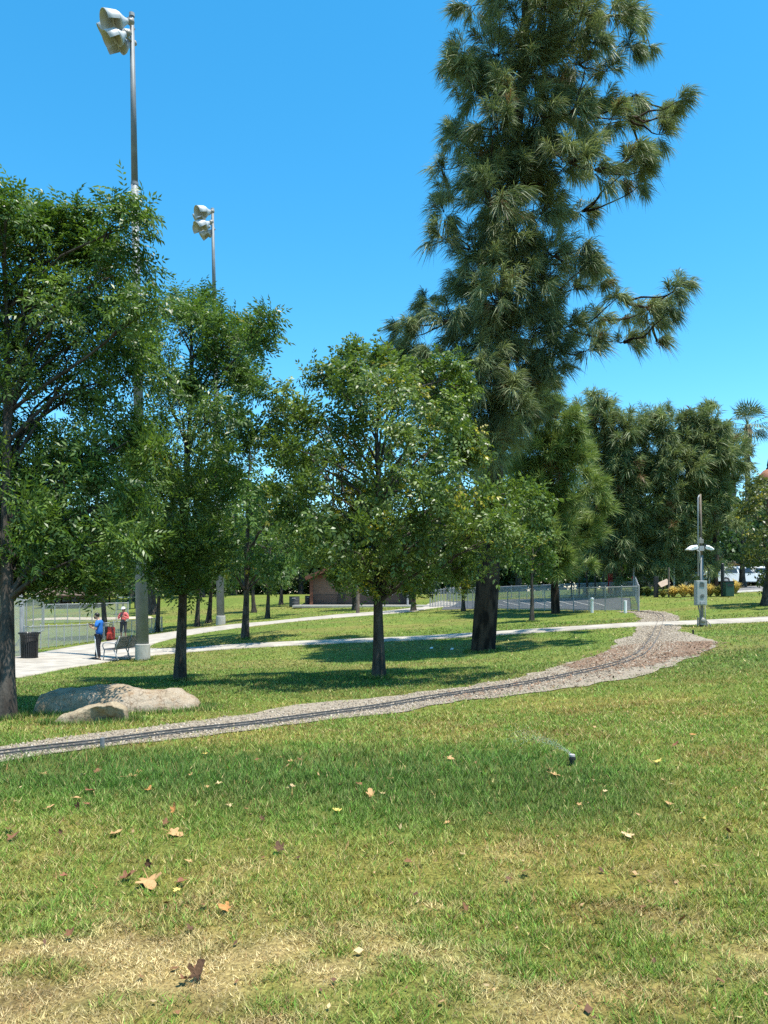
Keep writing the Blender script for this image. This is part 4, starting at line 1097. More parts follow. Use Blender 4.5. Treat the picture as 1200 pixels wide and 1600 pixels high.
# dry needles and bark chips on the bed where the track bends
def litter(n, pa, pb, nm):
    a = resample([G(*p) for p in pa], n); b_ = resample([G(*p) for p in pb], n); t = rng.random((n,1)); q = a*(1-t) + b_*t + rng.normal(size=(n,2))*0.25
    z = gz(q[:,0], q[:,1]) + 0.03; ang = rng.random(n)*math.pi; L_ = 0.02 + 0.05*rng.random(n); w = 0.005 + 0.009*rng.random(n)
    d = np.stack([np.cos(ang), np.sin(ang), rng.normal(size=n)*0.25], 1)*L_[:,None]; s_ = np.stack([-np.sin(ang), np.cos(ang), np.zeros(n)], 1)*w[:,None]
    p = np.stack([q[:,0], q[:,1], z], 1); V = np.stack([p-d-s_, p+d-s_, p+d+s_, p-d+s_], 1).reshape(-1,3)
    T = np.array([0.20,0.125,0.08])*(0.5+1.0*rng.random((n,1)))
    tag(put(nm, mesh_np(nm, V, [np.arange(4*n).reshape(-1,4)], M['stone'], np.repeat(T,4,0))), kind='stuff')
litter(1500, mul_a, mul_b, 'bark_mulch')
litter(700, [(700,1090),(850,1056),(960,1030),(1060,1025)], [(700,1097),(850,1075),(980,1057),(1100,1015)], 'bark_mulch')
# marker post by the track
b = G(160,1173)
MB().tube([b + Vector((0,0,-.05)), b + Vector((0,0,.14))], 0.024, 12).build('marker_post', mat('marker_grey', (0.20,0.20,0.205), (0.14,0.14,0.145), 0.6, 20), bevel=0.004)
tag(bpy.data.objects['marker_post'], 'short round grey stake standing at the edge of the gravel below the rails', 'stake')
b = G(1083,991)
MB().tube([b + Vector((0,0,-.05)), b + Vector((0,0,.13))], 0.03, 8).build('sprinkler_riser', M['black'])
tag(bpy.data.objects['sprinkler_riser'], 'small dark stub standing in the mulch just below the narrow path', 'stub')
# ------------------------------------------------------------------ chain link fences
def panel_mesh(name, pts, h0, hs, m, parent):
    """mesh fabric between ground points (base) up to heights; UV in metres"""
    me = bpy.data.meshes.new(name); o3 = origin_of(parent); V = []; Fs = []; UV = []; L = 0
    for i in range(len(pts)-1):
        a, b = Vector(pts[i]), Vector(pts[i+1]); l = (b-a).length; k = len(V)
        V += [a + Vector((0,0,h0)) - o3, b + Vector((0,0,h0)) - o3, b + Vector((0,0,hs[i+1])) - o3, a + Vector((0,0,hs[i])) - o3]
        Fs.append((k,k+1,k+2,k+3)); UV += [(L,h0),(L+l,h0),(L+l,hs[i+1]),(L,hs[i])]; L += l
    me.from_pydata([tuple(v) for v in V], [], Fs); uv = me.uv_layers.new(name='UVMap')
    for i, q in enumerate(UV): uv.data[i].uv = q
    me.materials.append(m)
    return put(name, me, parent)
def link_fence(name, label, base_pts, n, h, m, post_r=0.025, rail=True, top_name='top_rail', group=None, bottom=False, h_end=None, end_r=None):
    g = resample([p if isinstance(p, Vector) else G(*p) for p in base_pts], n)
    pts = [Vector((x, y, gz1(x, y))) for x, y in g]
    hs = [h + ((h_end or h) - h)*i/(n-1) for i in range(n)]
    t = thing(name, label, 'fence', pts[0], group)
    for i, p in enumerate(pts):
        MB().tube([p + Vector((0,0,-.1)), p + Vector((0,0,hs[i]+0.04))], post_r*(1.5 if i in (0, n-1) else 1), 8).lathe([(0.001,hs[i]+0.07),(post_r*1.2,hs[i]+0.05),(post_r*1.2,hs[i]+0.03)], p, 8).build('post', M['steel'], t)
    if rail: MB().tube([p + Vector((0,0,hs[i])) for i, p in enumerate(pts)], post_r*0.85, 6).build(top_name, M['steel'], t)
    if bottom: MB().tube([p + Vector((0,0,0.08)) for i, p in enumerate(pts)], post_r*0.6, 6).build('bottom_rail', M['steel'], t)
    off = Vector((0, -0.03, 0))
    panel_mesh('wire_mesh', [p + off for p in pts], 0.05, [q - 0.02 for q in hs], m, t)
    return t, pts, hs
link_fence('link_fence', 'low link fence with pale screening along the walkway behind the man in blue', [(38,1018),(60,1014.5),(100,1009),(140,1003.5),(190,996),(225,991),(253,986.5)], 17, 1.02, M['link_cloth'], h_end=0.86)
link_fence('link_fence', 'tall link fence panel in front, left of the trash can slats, at the left edge', [(-40,1032),(0,1028.5),(33,1026)], 4, 2.25, M['link_cloth'], post_r=0.04)
link_fence('backstop_fence', 'tall square link backstop behind the black slatted trash can', [(36,1010),(38,988),(68,986)], 5, 2.2, M['link_cloth'], post_r=0.04, bottom=True)
link_fence('link_fence', 'far link fence across the ball field, in front of the picnic shelter', [(66,975),(110,974),(150,972.5),(200,971)], 8, 1.25, M['link'], post_r=0.03)
fr, fpts, fhs = link_fence('link_fence', 'long low link fence with upright posts before the car park, behind the big pine', [(672,949),(740,951.5),(800,953.5),(860,955),(920,955.5),(998,955)], 27, 1.2, M['link'], post_r=0.026, bottom=True)
link_fence('link_fence', 'far fence rail on the other side of the car park, under the pines', [(700,937),(780,935.5),(860,934),(935,932.5),(990,931.5)], 12, 0.95, M['link'], post_r=0.03)
link_fence('link_fence', 'short end run of link fence closing the car park at its right corner', [(998,954.5),(996,946),(993,934)], 5, 1.2, M['link'], post_r=0.026)
# white bollards before the fence
for lab, px, py, tpy, knob in [('white post with a round knob on top, left of two before the link fence', 925, 957.5, 938, True), ('plain flat topped white post, right of two before the link fence', 977, 958, 938.5, False)]:
    b = G(px, py); h = P(px, tpy, b.y).z - b.z
    t = thing('white_bollard', lab, 'bollard', b, 'white posts before the link fence')
    MB().lathe([(0.075,-.1),(0.075,h-0.01),(0.065,h),(0.001,h)], b, 14).build('shaft', M['white'], t)
    if knob: MB().ell(b + Vector((0,0,h+0.06)), (0.10,0.10,0.09)).build('knob', M['white'], t, smooth=True)
# parking lines
for i in range(8):
    px = 790 + i*22
    a, c = G(px, 947), G(px-26 , 940)
    m = MB(); d = Vector((c.x-a.x, c.y-a.y, 0)).normalized(); s = Vector((-d.y, d.x, 0))*0.04
    pts = [a.lerp(c, k/6) for k in range(7)]
    vs = []
    for p in pts:
        for q in (p - s, p + s): vs.append((q.x, q.y, gz1(q.x, q.y) + 0.030))
    m.add(vs, [(2*k, 2*k+1, 2*k+3, 2*k+2) for k in range(6)]); tag(m.build('parking_line', M['concrete']), kind='structure')

# ------------------------------------------------------------------ brick building
def brick_mat(name, a, b_, mort, scale=1.0):
    m = bpy.data.materials.new(name); m.use_nodes = True; nt = m.node_tree; b = nt.nodes['Principled BSDF']; b.inputs['Roughness'].default_value = 0.9
    tc = nt.nodes.new('ShaderNodeTexCoord'); mp = nt.nodes.new('ShaderNodeMapping'); mp.inputs['Rotation'].default_value = (R(90), 0, 0)
    br = nt.nodes.new('ShaderNodeTexBrick'); br.inputs['Color1'].default_value = (*a, 1); br.inputs['Color2'].default_value = (*b_, 1); br.inputs['Mortar'].default_value = (*mort, 1)
    br.inputs['Scale'].default_value = scale; br.inputs['Brick Width'].default_value = 0.40; br.inputs['Row Height'].default_value = 0.20; br.inputs['Mortar Size'].default_value = 0.012
    nt.links.new(tc.outputs['Object'], mp.inputs[0]); nt.links.new(mp.outputs[0], br.inputs['Vector']); nt.links.new(br.outputs[0], b.inputs['Base Color'])
    bp = nt.nodes.new('ShaderNodeBump'); bp.inputs['Strength'].default_value = 0.4; nt.links.new(br.outputs['Fac'], bp.inputs['Height']); bp.invert = True; nt.links.new(bp.outputs[0], b.inputs['Normal'])
    return m
M['brick'] = brick_mat('tan_block', (0.20,0.125,0.085), (0.16,0.10,0.07), (0.12,0.09,0.07)); M['brick_dark'] = brick_mat('brown_block', (0.12,0.08,0.06), (0.095,0.065,0.05), (0.08,0.06,0.05))
Yb = 60.0
L_, R_, = P(488,945,Yb).x, P(644,945,Yb).x; zb = min(gz1(L_, Yb), gz1(R_, Yb)) - 0.05; zf = EYE - (946-HOR)/F*Yb
ze = EYE - (900-HOR)/F*Yb; xm = (L_+R_)/2; zr = ze + (R_-L_)/2*0.44; zw = EYE - (929-HOR)/F*Yb
D_ = 11.0
bd = thing('brick_building', 'low tan brick building with a gabled roof and red brown trim, past the mid lawn', 'building', (xm, Yb, zf))
w = MB()
w.add([(L_,Yb,zw),(R_,Yb,zw),(R_,Yb,ze),(xm,Yb,zr),(L_,Yb,ze),(L_,Yb+D_,zw),(R_,Yb+D_,zw),(R_,Yb+D_,ze),(xm,Yb+D_,zr),(L_,Yb+D_,ze)], [(0,1,2,3,4),(9,8,7,6,5),(0,4,9,5),(1,6,7,2)])
w.build('wall', M['brick'], bd)
MB().box(((L_+R_)/2, Yb+D_/2, (zf-0.4+zw)/2), (R_-L_+0.12, D_+0.12, zw-zf+0.4)).build('base_course', M['brick_dark'], bd)
rf = MB(); ov = 0.45; sl_ = 0.44
for sgn in (-1, 1):
    xe = xm + sgn*((R_-L_)/2 + ov); z0 = ze - ov*sl_ + 0.02
    a = [(xm, Yb-0.9, zr+0.02), (xe, Yb-0.9, z0), (xe, Yb+D_+0.6, z0), (xm, Yb+D_+0.6, zr+0.02)]
    a2 = [(x, y, z+0.14) for x, y, z in a]
    rf.add(a + a2, [(0,1,2,3),(7,6,5,4),(0,4,5,1),(1,5,6,2),(2,6,7,3),(3,7,4,0)])
rf.build('roof', M['roof'], bd)
for sgn in (-1, 1):
    xe = xm + sgn*((R_-L_)/2 + ov); z0 = ze - ov*sl_
    MB().bar((xm, Yb-0.96, zr-0.02), (xe, Yb-0.96, z0-0.02), 0.06, 0.26).build('fascia_board', M['brown_trim'], bd)
    MB().bar((xm + sgn*0.3, Yb-0.1, zr-0.45), (xm + sgn*2.3, Yb-0.1, zr-0.45-0.88), 0.1, 0.2).build('gable_brace', M['brown_trim'], bd)
MB().box((xm, Yb-0.08, ze-0.02), (R_-L_-0.3, 0.14, 0.24)).build('tie_beam', M['brown_trim'], bd)
for x in (L_-0.02, R_+0.02): MB().box((x, Yb-0.55, (zf+ze)/2-0.1), (0.24, 0.24, ze-zf)).build('post', M['brown_trim'], bd)
for px in (533, 630):
    c = P(px, 936, Yb-0.1); m = MB(); m.box(c, (0.55, 0.08, 0.75)); v = m.build('vent', M['black'], bd)
    s = MB()
    for k in range(6): s.box(c + Vector((0,-0.05,-0.3+k*0.12)), (0.5,0.03,0.06))
    s.build('louvre', mat('vent_louvre', (0.05,0.045,0.04)), v)
for px0, px1 in ((573, 590), (596, 613)):
    a, c = P(px0, 928.5, Yb), P(px1, 922, Yb); cx, cz = (a.x+c.x)/2, (a.z+c.z)/2; sx, sz = c.x-a.x, c.z-a.z
    fr_ = MB()
    for q in (-1, 1): fr_.box((cx+q*(sx/2-0.03), Yb-0.04, cz), (0.06,0.1,sz)); fr_.box((cx, Yb-0.04, cz+q*(sz/2-0.03)), (sx-0.12,0.1,0.06))
    wd = fr_.build('window', M['white'], bd)
    MB().box((cx, Yb-0.02, cz), (sx-0.12, 0.03, sz-0.12)).build('pane', M['dark_glass'], wd)
    MB().box((cx, Yb-0.07, cz-sz/2-0.04), (sx+0.1, 0.16, 0.08)).build('sill', M['concrete'], wd)
MB().box((xm, Yb-1.6, zf-0.02), (R_-L_+2.4, 3.0, 0.16)).build('apron_slab', M['concrete'], bd)

def post_thing(name, label, cat, base, top_py, r, m, group=None):
    b = G(*base); h = P(base[0], top_py, b.y).z - b.z
    o = MB().lathe([(r,-.2),(r,h*0.5),(r*0.9,h-r*0.4),(r*0.6,h),(0.001,h)], (0,0,0), 12).build(name, m); o.location = b
    return tag(o, label, cat, group)
post_thing('wooden_post', 'pale wooden post standing on the lawn in front of the brick building', 'post', (559,958.5), 915, 0.115, M['bark_light'])
post_thing('lamp_post', 'thin pale post at the right corner of the brick building', 'post', (637,947), 898, 0.075, M['steel'])
for i, (px, py, tp, lab) in enumerate([(893,934,895,'leftmost thin dark post under the bright pine'),(905,934,893,'thin dark post under the first pine, second of the dark row'),(917,933,895,'thin dark post under the pines, third of the dark row'),
        (930,933,893,'thin dark post under the pines, fourth of the dark row'),(943,932,894,'thin dark post just left of the red strip'),(962,932,894,'thin dark post just right of the red strip'),(990,931,880,'tall thin pale pole at the fence corner')]):
    post_thing('thin_post', lab, 'post', (px,py), tp, 0.06, M['black'] if i < 6 else M['steel'], 'thin posts below the pines')
b = G(953,932); o = MB().box((0,0,0.9), (0.32,0.06,1.35)).box((0,0,0.1),(0.06,0.05,0.4)).build('red_banner', mat('red_cloth', (0.42,0.03,0.035), (0.32,0.02,0.03), 0.7, 4)); o.location = b + Vector((0,-.1,0))
tag(o, 'narrow red upright strip between the thin dark posts under the pines', 'banner')
for i, (px, py, tp, m, lab) in enumerate([(1016,925,886,'steel','pale pole behind the info board, left one'),(1045,933,887,'bark_light','thin tan pole standing at the ornamental grasses'),(1053,926,888,'white','short white pole behind the tan pole'),(1108,925,885,'steel','thin grey pole in front of the white cars'),
        (1129,932,880,'black','black pole next to the dark green bin')]):
    post_thing('thin_pole', lab, 'pole', (px,py), tp, 0.055 if i != 4 else 0.1, M[m], 'poles near the ornamental grass bed')

# ------------------------------------------------------------------ post with floodlights and electric box
b = G(1097,979); Y = b.y
t = thing('utility_post', 'grey utility post with two white floodlights and an electrical box, beside the narrow path', 'post', b)
tp = P(1094, 772, Y); mid = P(1096, 868, Y)
MB().tube([b + Vector((0,0,-.2)), mid], [0.058,0.056], 14).build('post', M['post_grey'], t, smooth=True)
MB().tube([mid, tp], [0.042,0.035], 12).build('upper_pole', M['bark_light'], t, smooth=True)  # dim brownish tone stands in for the shade on the upper pole
MB().tube([P(1091,900,Y-.07), P(1090.5,778,Y-.07), P(1092.5,774,Y-.03)], 0.022, 8).build('conduit', M['steel'], t, smooth=True)
MB().bar(P(1081,857,Y-.05), P(1108,857,Y-.05), 0.07).box(P(1095,857,Y-.02), (0.17,0.17,0.17)).build('crossarm', M['steel'], t)
MB().tube([P(1086,858,Y-.1), P(1093,862,Y-.12), P(1093.5,880,Y-.1)], 0.02, 8).build('cable', M['greybox'], t, smooth=True)
MB().box(P(1094.5,846,Y), (0.16,0.16,0.14)).ell(P(1094.5,842,Y), (0.05,0.05,0.06)).build('photo_sensor', M['lamp_in'], t, bevel=0.01)
for s in (-1, 1):
    c = P(1094.7 + s*14.5, 856.5, Y-.05); a_ = P(1094.7 + s*8, 854.5, Y-.05); e_ = P(1094.7 + s*21, 859.0, Y-.15)
    d = (e_-a_).normalized(); sd = d.cross(Vector((0,0,1))).normalized(); u = sd.cross(d)
    m = MB(); Mx = Matrix((sd, d, u)).transposed(); L2 = (e_-a_).length
    prof = [(0,-0.05,0.06),(0.25,-0.07,0.08),(0.7,-0.05,0.06),(1.0,-0.01,0.02)]
    vs = []
    for f, lo, hi in prof:
        for (q, z) in ((-0.15,lo),(0.15,lo),(0.15,hi*0.5),(0.09,hi),(-0.09,hi),(-0.15,hi*0.5)): vs.append(a_ + Mx @ Vector((q*(0.75+0.25*math.sin(math.pi*min(1,f+.3))), f*L2, z)))
    fs = [(i*6+k, i*6+(k+1)%6, (i+1)*6+(k+1)%6, (i+1)*6+k) for i in range(3) for k in range(6)] + [(5,4,3,2,1,0),(18,19,20,21,22,23)]
    m.add(vs, fs); fl = m.build('floodlight', M['white'], t)
    MB().box((a_+e_)/2 + u*-0.075, (0.2,L2*0.6,0.012), m=Mx).build('lens', M['dark_glass'], fl)
    MB().box(a_ - d*0.03, (0.14,0.10,0.16), m=Mx).build('knuckle', M['black'], fl, bevel=0.015)
bc = P(1094.5,926.5,Y-.17); bw, bh = 0.375, 0.86
bx = MB().box(bc, (bw,0.22,bh)).build('electrical_box', M['greybox'], t, bevel=0.015)
MB().box(bc + Vector((0,-0.118,0)), (bw*0.86,0.014,bh*0.93)).build('door', M['greybox'], bx, bevel=0.004)
MB().box(bc + Vector((0.0,-0.130,0.28)), (bw*0.42,0.012,0.13)).build('meter_window', mat('meter_dark', (0.11,0.125,0.11)), bx)
MB().box(bc + Vector((0,-0.13,0.39)), (bw*0.3,0.03,0.04)).box(bc + Vector((0.02,-0.13,-0.34)), (bw*0.42,0.04,0.10)).build('latch', M['steel'], bx, bevel=0.006)
em = MB(); ec = bc + Vector((0.01,-0.130,-0.11)); Rx = Matrix.Rotation(R(90), 3, 'X')
em.lathe([(0.052,0),(0.068,0),(0.068,0.008),(0.052,0.008),(0.052,0)], ec, 22, m=Rx)
em.bar(ec + Vector((0,-.004,-.04)), ec + Vector((0,-.004,0.0)), 0.016).bar(ec + Vector((0,-.004,0)), ec + Vector((-.03,-.004,.032)), 0.016).bar(ec + Vector((0,-.004,0)), ec + Vector((.03,-.004,.032)), 0.016)
em.build('emblem', mat('emblem_dark', (0.09,0.10,0.095)), bx)
MB().tube([b + Vector((-.09,-.05,0)), b + Vector((-.11,-.1,.45)), bc + Vector((-.08,0,-bh/2))], 0.022, 8).tube([b + Vector((.10,-.05,0)), b + Vector((.075,-.08,.3)), b + Vector((.07,-.08,.9))], 0.016, 8).build('lower_conduit', M['post_grey'], t, smooth=True)
vm = MB(); vm.box(b + Vector((-.03,-.12,.16)), (0.20,0.18,0.20)).ell(b + Vector((-.05,-.20,.22)), (0.09,0.06,0.09)).tube([b + Vector((-.19,-.1,.03)), b + Vector((-.19,-.1,.30)), b + Vector((-.02,-.14,.30))], 0.028, 8).tube([b + Vector((.13,-.1,.0)), b + Vector((.13,-.1,.2)), b + Vector((.24,-.1,.08)), b + Vector((.27,-.1,0))], 0.024, 8)
vm.build('valve_assembly', M['lamp_in'], t, bevel=0.0, smooth=False)

# ------------------------------------------------------------------ bins
def slat_can(label, base, h, r):
    b = G(*base); t = thing('trash_can', label, 'trash can', b)
    MB().lathe([(r*0.78,0.06),(r*0.80,h*0.83),(r*0.74,h*0.83),(r*0.72,0.08)], b, 20).build('liner', mat('liner_black', (0.012,0.012,0.013)), t, smooth=True)
    for z, rr in ((0.07, r*0.92), (h*0.80, r*0.97), (h*0.965, r*1.26)):
        MB().lathe([(rr*0.95,z-0.02),(rr,z-0.02),(rr,z+0.025),(rr*0.95,z+0.025),(rr*0.95,z-0.02)], b, 28).build('ring', M['black'], t)
    for k in range(26):
        a = 2*math.pi*k/26; ca, sa = math.cos(a), math.sin(a)
        q = [(r*0.93,0.03),(r*0.96,h*0.5),(r*0.98,h*0.8),(r*1.06,h*0.92),(r*1.25,h)]
        m = MB(); pts = [b + Vector((ca*x, sa*x, z)) for x, z in q]
        for i in range(4): m.bar(pts[i], pts[i+1], 0.042, 0.012, up=(ca, sa, 0.01))
        m.build('slat', M['black'], t)
    MB().lathe([(r*1.0,0.0),(r*1.0,0.05),(0.001,0.05)], b, 24).build('base', M['black'], t)
slat_can('black flared trash can of upright metal slats beside the tall link fence', (46,1029), 0.95, 0.30)
def barrel(label, base, h, r, m, group):
    b = G(*base); t = thing('trash_barrel', label, 'trash barrel', b, group)
    MB().lathe([(0.001,0.02),(r*0.92,0.02),(r,h*0.1),(r,h*0.36),(r*1.03,h*0.37),(r*1.0,h*0.39),(r,h*0.66),(r*1.03,h*0.67),(r,h*0.69),(r,h*0.97),(r*1.03,h),(r*0.95,h),(r*0.93,h*0.6),(0.001,h*0.55)], b, 22).build('drum', m, t, smooth=False)
    MB().tube([b + Vector((r*1.02*math.cos(a), r*1.02*math.sin(a), h*0.82)) for a in [R(-110+q*10) for q in range(5)]], 0.02, 6).build('handle', M['steel'], t)
barrel('wide grey trash barrel on the lawn, nearer to the forked pale tree', (460,948), 0.80, 0.40, M['greybox'] if False else mat('barrel_grey', (0.06,0.065,0.068), (0.045,0.05,0.052), 0.6, 5), 'grey trash barrels left of the brick building')
barrel('smaller dark trash barrel directly at the left corner of the brick building', (482,945), 0.72, 0.28, M['black'], 'grey trash barrels left of the brick building')
b = G(1138,932); t = thing('green_bin', 'dark green square litter bin next to the black pole, by the ornamental grasses', 'litter bin', b); h = 0.80
MB().box(b + Vector((0,0,h*0.5)), (0.46,0.46,h)).build('body', M['green_paint'], t, bevel=0.03)
MB().box(b + Vector((0,0,h+0.035)), (0.50,0.50,0.07)).build('lid', M['black'], t, bevel=0.02)
MB().box(b + Vector((0,-0.235,h*0.8)), (0.3,0.02,0.12)).build('flap', M['black'], t)

# ------------------------------------------------------------------ bench (faces the walkway, seen from its end)
b = G(196,1030.5); bt = thing('park_bench', 'metal mesh park bench with looped arms at the foot of the tallest light pole', 'bench', b, rz=0)
M['bench_mesh'] = mat('bench_coating', (0.20,0.185,0.155), (0.15,0.14,0.12), 0.5, 10); M['bench_dark'] = mat('bench_dark', (0.075,0.075,0.072), (0.05,0.05,0.05), 0.5, 10)
ax = Vector((0.30,0.954,0)); fw = Vector((-0.954,0.30,0)); Lb = 1.5
def bp_(f, l, z): return b + fw*f + ax*l + Vector((0,0,z))
ss = MB()
nsl_ = 9
for k in range(nsl_):
    f = 0.40 - 0.46*k/(nsl_-1)*1.0; z = 0.43 - 0.035*math.sin(math.pi*k/(nsl_-1))
    MB().bar(bp_(f,-Lb/2,z), bp_(f,Lb/2,z), 0.045, 0.014).build('seat_slat', M['bench_dark'], bt)
for k in range(10):
    z = 0.47 + 0.40*k/9; f = -0.08 - 0.17*k/9
    MB().bar(bp_(f,-Lb/2,z), bp_(f,Lb/2,z), 0.014, 0.040).build('back_slat', M['bench_mesh'], bt)
for l in (-Lb/2+0.04, 0.0, Lb/2-0.04):
    MB().tube([bp_(0.36,l,0.42), bp_(0.40,l,0.20), bp_(0.42,l,0)], 0.022, 8).build('leg', M['steel'], bt, smooth=True)
    MB().tube([bp_(-0.02,l,0.42), bp_(-0.13,l,0.22), bp_(-0.20,l,0)], 0.022, 8).build('leg', M['steel'], bt, smooth=True)
    MB().tube([bp_(0.38,l,0.41), bp_(0.45,l,0.52), bp_(0.43,l,0.62), bp_(0.32,l,0.66), bp_(0.1,l,0.655), bp_(-0.12,l,0.64)], 0.02, 8).build('armrest', M['steel'], bt, smooth=True)
    MB().tube([bp_(0.40,l,0.415), bp_(-0.06,l,0.415), bp_(-0.12,l,0.5), bp_(-0.27,l,0.90)], 0.019, 8).build('frame', M['steel'], bt, smooth=True)

# ------------------------------------------------------------------ people
def skin_mesh(name, pts, edges, root, m, parent, o3, sub=2):
    """pts: {key:(vec, rx, ry)}"""
    keys = list(pts); me = bpy.data.meshes.new(name)
    me.from_pydata([tuple(Vector(pts[k][0])) for k in keys], [(keys.index(a), keys.index(c)) for a, c in edges], [])
    o = bpy.data.objects.new(name, me); COL.objects.link(o)
    sk = o.modifiers.new('skin', 'SKIN'); sk.use_smooth_shade = True; sk.branch_smoothing = 0.6
    for i, k in enumerate(keys):
        v = me.skin_vertices[0].data[i]; v.radius = (pts[k][1], pts[k][2] if len(pts[k]) > 2 else pts[k][1]); v.use_root = (k == root)
    s = o.modifiers.new('sub', 'SUBSURF'); s.levels = sub; s.render_levels = sub
    bpy.context.view_layer.update(); dg = bpy.context.evaluated_depsgraph_get()
    m2 = bpy.data.meshes.new_from_object(o.evaluated_get(dg)); m2.name = name
    bpy.data.objects.remove(o)
    m2.materials.clear(); m2.materials.append(m)
    m2.polygons.foreach_set('use_smooth', np.ones(len(m2.polygons), bool))
    return put(name, m2, parent)
def fingers(mb, w, d, across, palm_n, s=1.0, curl=0.8):
    """palm and five bent fingers starting at wrist w, pointing along d"""
    d = Vector(d).normalized(); ac = Vector(across).normalized(); n = Vector(palm_n).normalized()
    w = Vector(w)
    mb.ell(w + d*0.045*s, (0.042*s, 0.052*s, 0.018*s), 10, 6, Matrix((ac, d, n)).transposed())
    for i, (o, L) in enumerate(((-0.030,0.065),(-0.010,0.075),(0.010,0.070),(0.029,0.055))):
        a = w + d*0.085*s + ac*o*s; b1 = a + (d*math.cos(.4*curl) + n*math.sin(.4*curl))*L*0.45*s; b2 = b1 + (d*math.cos(1.1*curl) + n*math.sin(1.1*curl))*L*0.32*s; b3 = b2 + (d*math.cos(1.8*curl) + n*math.sin(1.8*curl))*L*0.25*s
        mb.tube([a - d*0.02*s, b1, b2, b3], [0.0095*s,0.009*s,0.008*s,0.006*s], 6)
    a = w + d*0.025*s - ac*0.036*s; b1 = a + (d*0.6 - ac*0.5 + n*0.5).normalized()*0.035*s; b2 = b1 + (d*0.85 + n*0.45).normalized()*0.028*s
    mb.tube([a, b1, b2], [0.012*s,0.010*s,0.007*s], 6)
def person(label, base, rz, spec):
    b = G(*base); t = thing('person', label, 'person', b, rz=rz)
    J = spec['J']; sk = spec['skin']
    E = [('pelvis','spine'),('spine','chest'),('chest','uc'),('uc','neck'),('neck','head0'),('head0','head1'),('head1','head2'),('uc','shL'),('shL','elL'),('elL','wrL'),('uc','shR'),('shR','elR'),('elR','wrR'),
         ('pelvis','hipL'),('hipL','knL'),('knL','anL'),('anL','toL'),('pelvis','hipR'),('hipR','knR'),('knR','anR'),('anR','toR')]
    r = dict(pelvis=(.12,.10), spine=(.115,.09), chest=(.13,.10), uc=(.085,.085), neck=(.052,.055), head0=(.062,.072), head1=(.078,.092), head2=(.055,.062), shL=(.06,), shR=(.06,), elL=(.041,), elR=(.041,), wrL=(.027,), wrR=(.027,),
             hipL=(.088,), hipR=(.088,), knL=(.058,), knR=(.058,), anL=(.038,), anR=(.038,), toL=(.035,), toR=(.035,))
    pts = {k: (J[k], *[q*(0.7 if k in ('pelvis','spine','chest','uc','shL','shR','hipL','hipR','knL','knR') else 1) for q in r[k]]) for k in J if k in r}
    skin_mesh('body', pts, E, 'pelvis', sk, t, b)
    f = spec['front']; h1 = Vector(J['head1']); fv = Vector(f); lv = Vector((0,0,1)).cross(fv)
    fm = MB(); fm.ell(h1 + fv*0.098 + Vector((0,0,-0.02)), (0.014,0.014,0.022), 8, 6)
    for s in (-1, 1): fm.ell(h1 + lv*0.078*s + Vector((0,0,-0.01)), (0.018,0.014,0.03), 8, 6)
    fm.v = [tuple(Vector(v)) for v in fm.v]
    def loc(m, name, mt, smooth=True, parent=None):      # shapes already in the person's own space
        me = bpy.data.meshes.new(name); me.from_pydata(m.v, [], m.f); me.materials.append(mt); me.polygons.foreach_set('use_smooth', np.full(len(me.polygons), smooth)); return put(name, me, parent or t)
    loc(fm, 'nose_and_ears', sk)
    em_ = MB()
    for s in (-1, 1): em_.ell(h1 + fv*0.082 + lv*0.03*s + Vector((0,0,0.008)), (0.012,0.012,0.009), 8, 6)
    loc(em_, 'eyes', M['black'])
    mo = MB().ell(h1 + fv*0.080 + Vector((0,0,-0.062)), (0.016,0.02,0.006), 8, 6); loc(mo, 'mouth', mat('lips', (0.25,0.09,0.07)))
    hd = MB()
    for s in ('L','R'):
        d = (Vector(J['wr'+s]) - Vector(J['el'+s])).normalized(); pn = Vector(spec['palm'+s]); ac = d.cross(pn).normalized()
        fingers(hd, J['wr'+s], d, ac if s == 'R' else ac, pn)
    loc(hd, 'hands', sk)
    for name, pp, ee, root, mt in spec['clothes']: skin_mesh(name, pp, ee, root, mt, t, b)
    spec['extra'](t, loc)
    return t
skinA = mat('skin_tan', (0.42,0.25,0.165), (0.38,0.22,0.145), 0.55, 9); skinB = mat('skin_brown', (0.27,0.15,0.095), (0.24,0.13,0.08), 0.55, 9)
blue = mat('blue_tshirt', (0.018,0.15,0.52), (0.014,0.12,0.43), 0.8, 7, bump=0.3, bscale=12); navy = mat('dark_track_pants', (0.012,0.014,0.022), (0.018,0.020,0.03), 0.7, 8, bump=0.3, bscale=14)
coral = mat('coral_jacket', (0.62,0.13,0.12), (0.52,0.10,0.10), 0.75, 7, bump=0.3, bscale=14); charc = mat('charcoal_leggings', (0.04,0.042,0.05), (0.03,0.032,0.038), 0.75, 8)
hairm = mat('dark_hair', (0.012,0.010,0.009), (0.02,0.016,0.013), 0.5, 30); whitec = M['white']
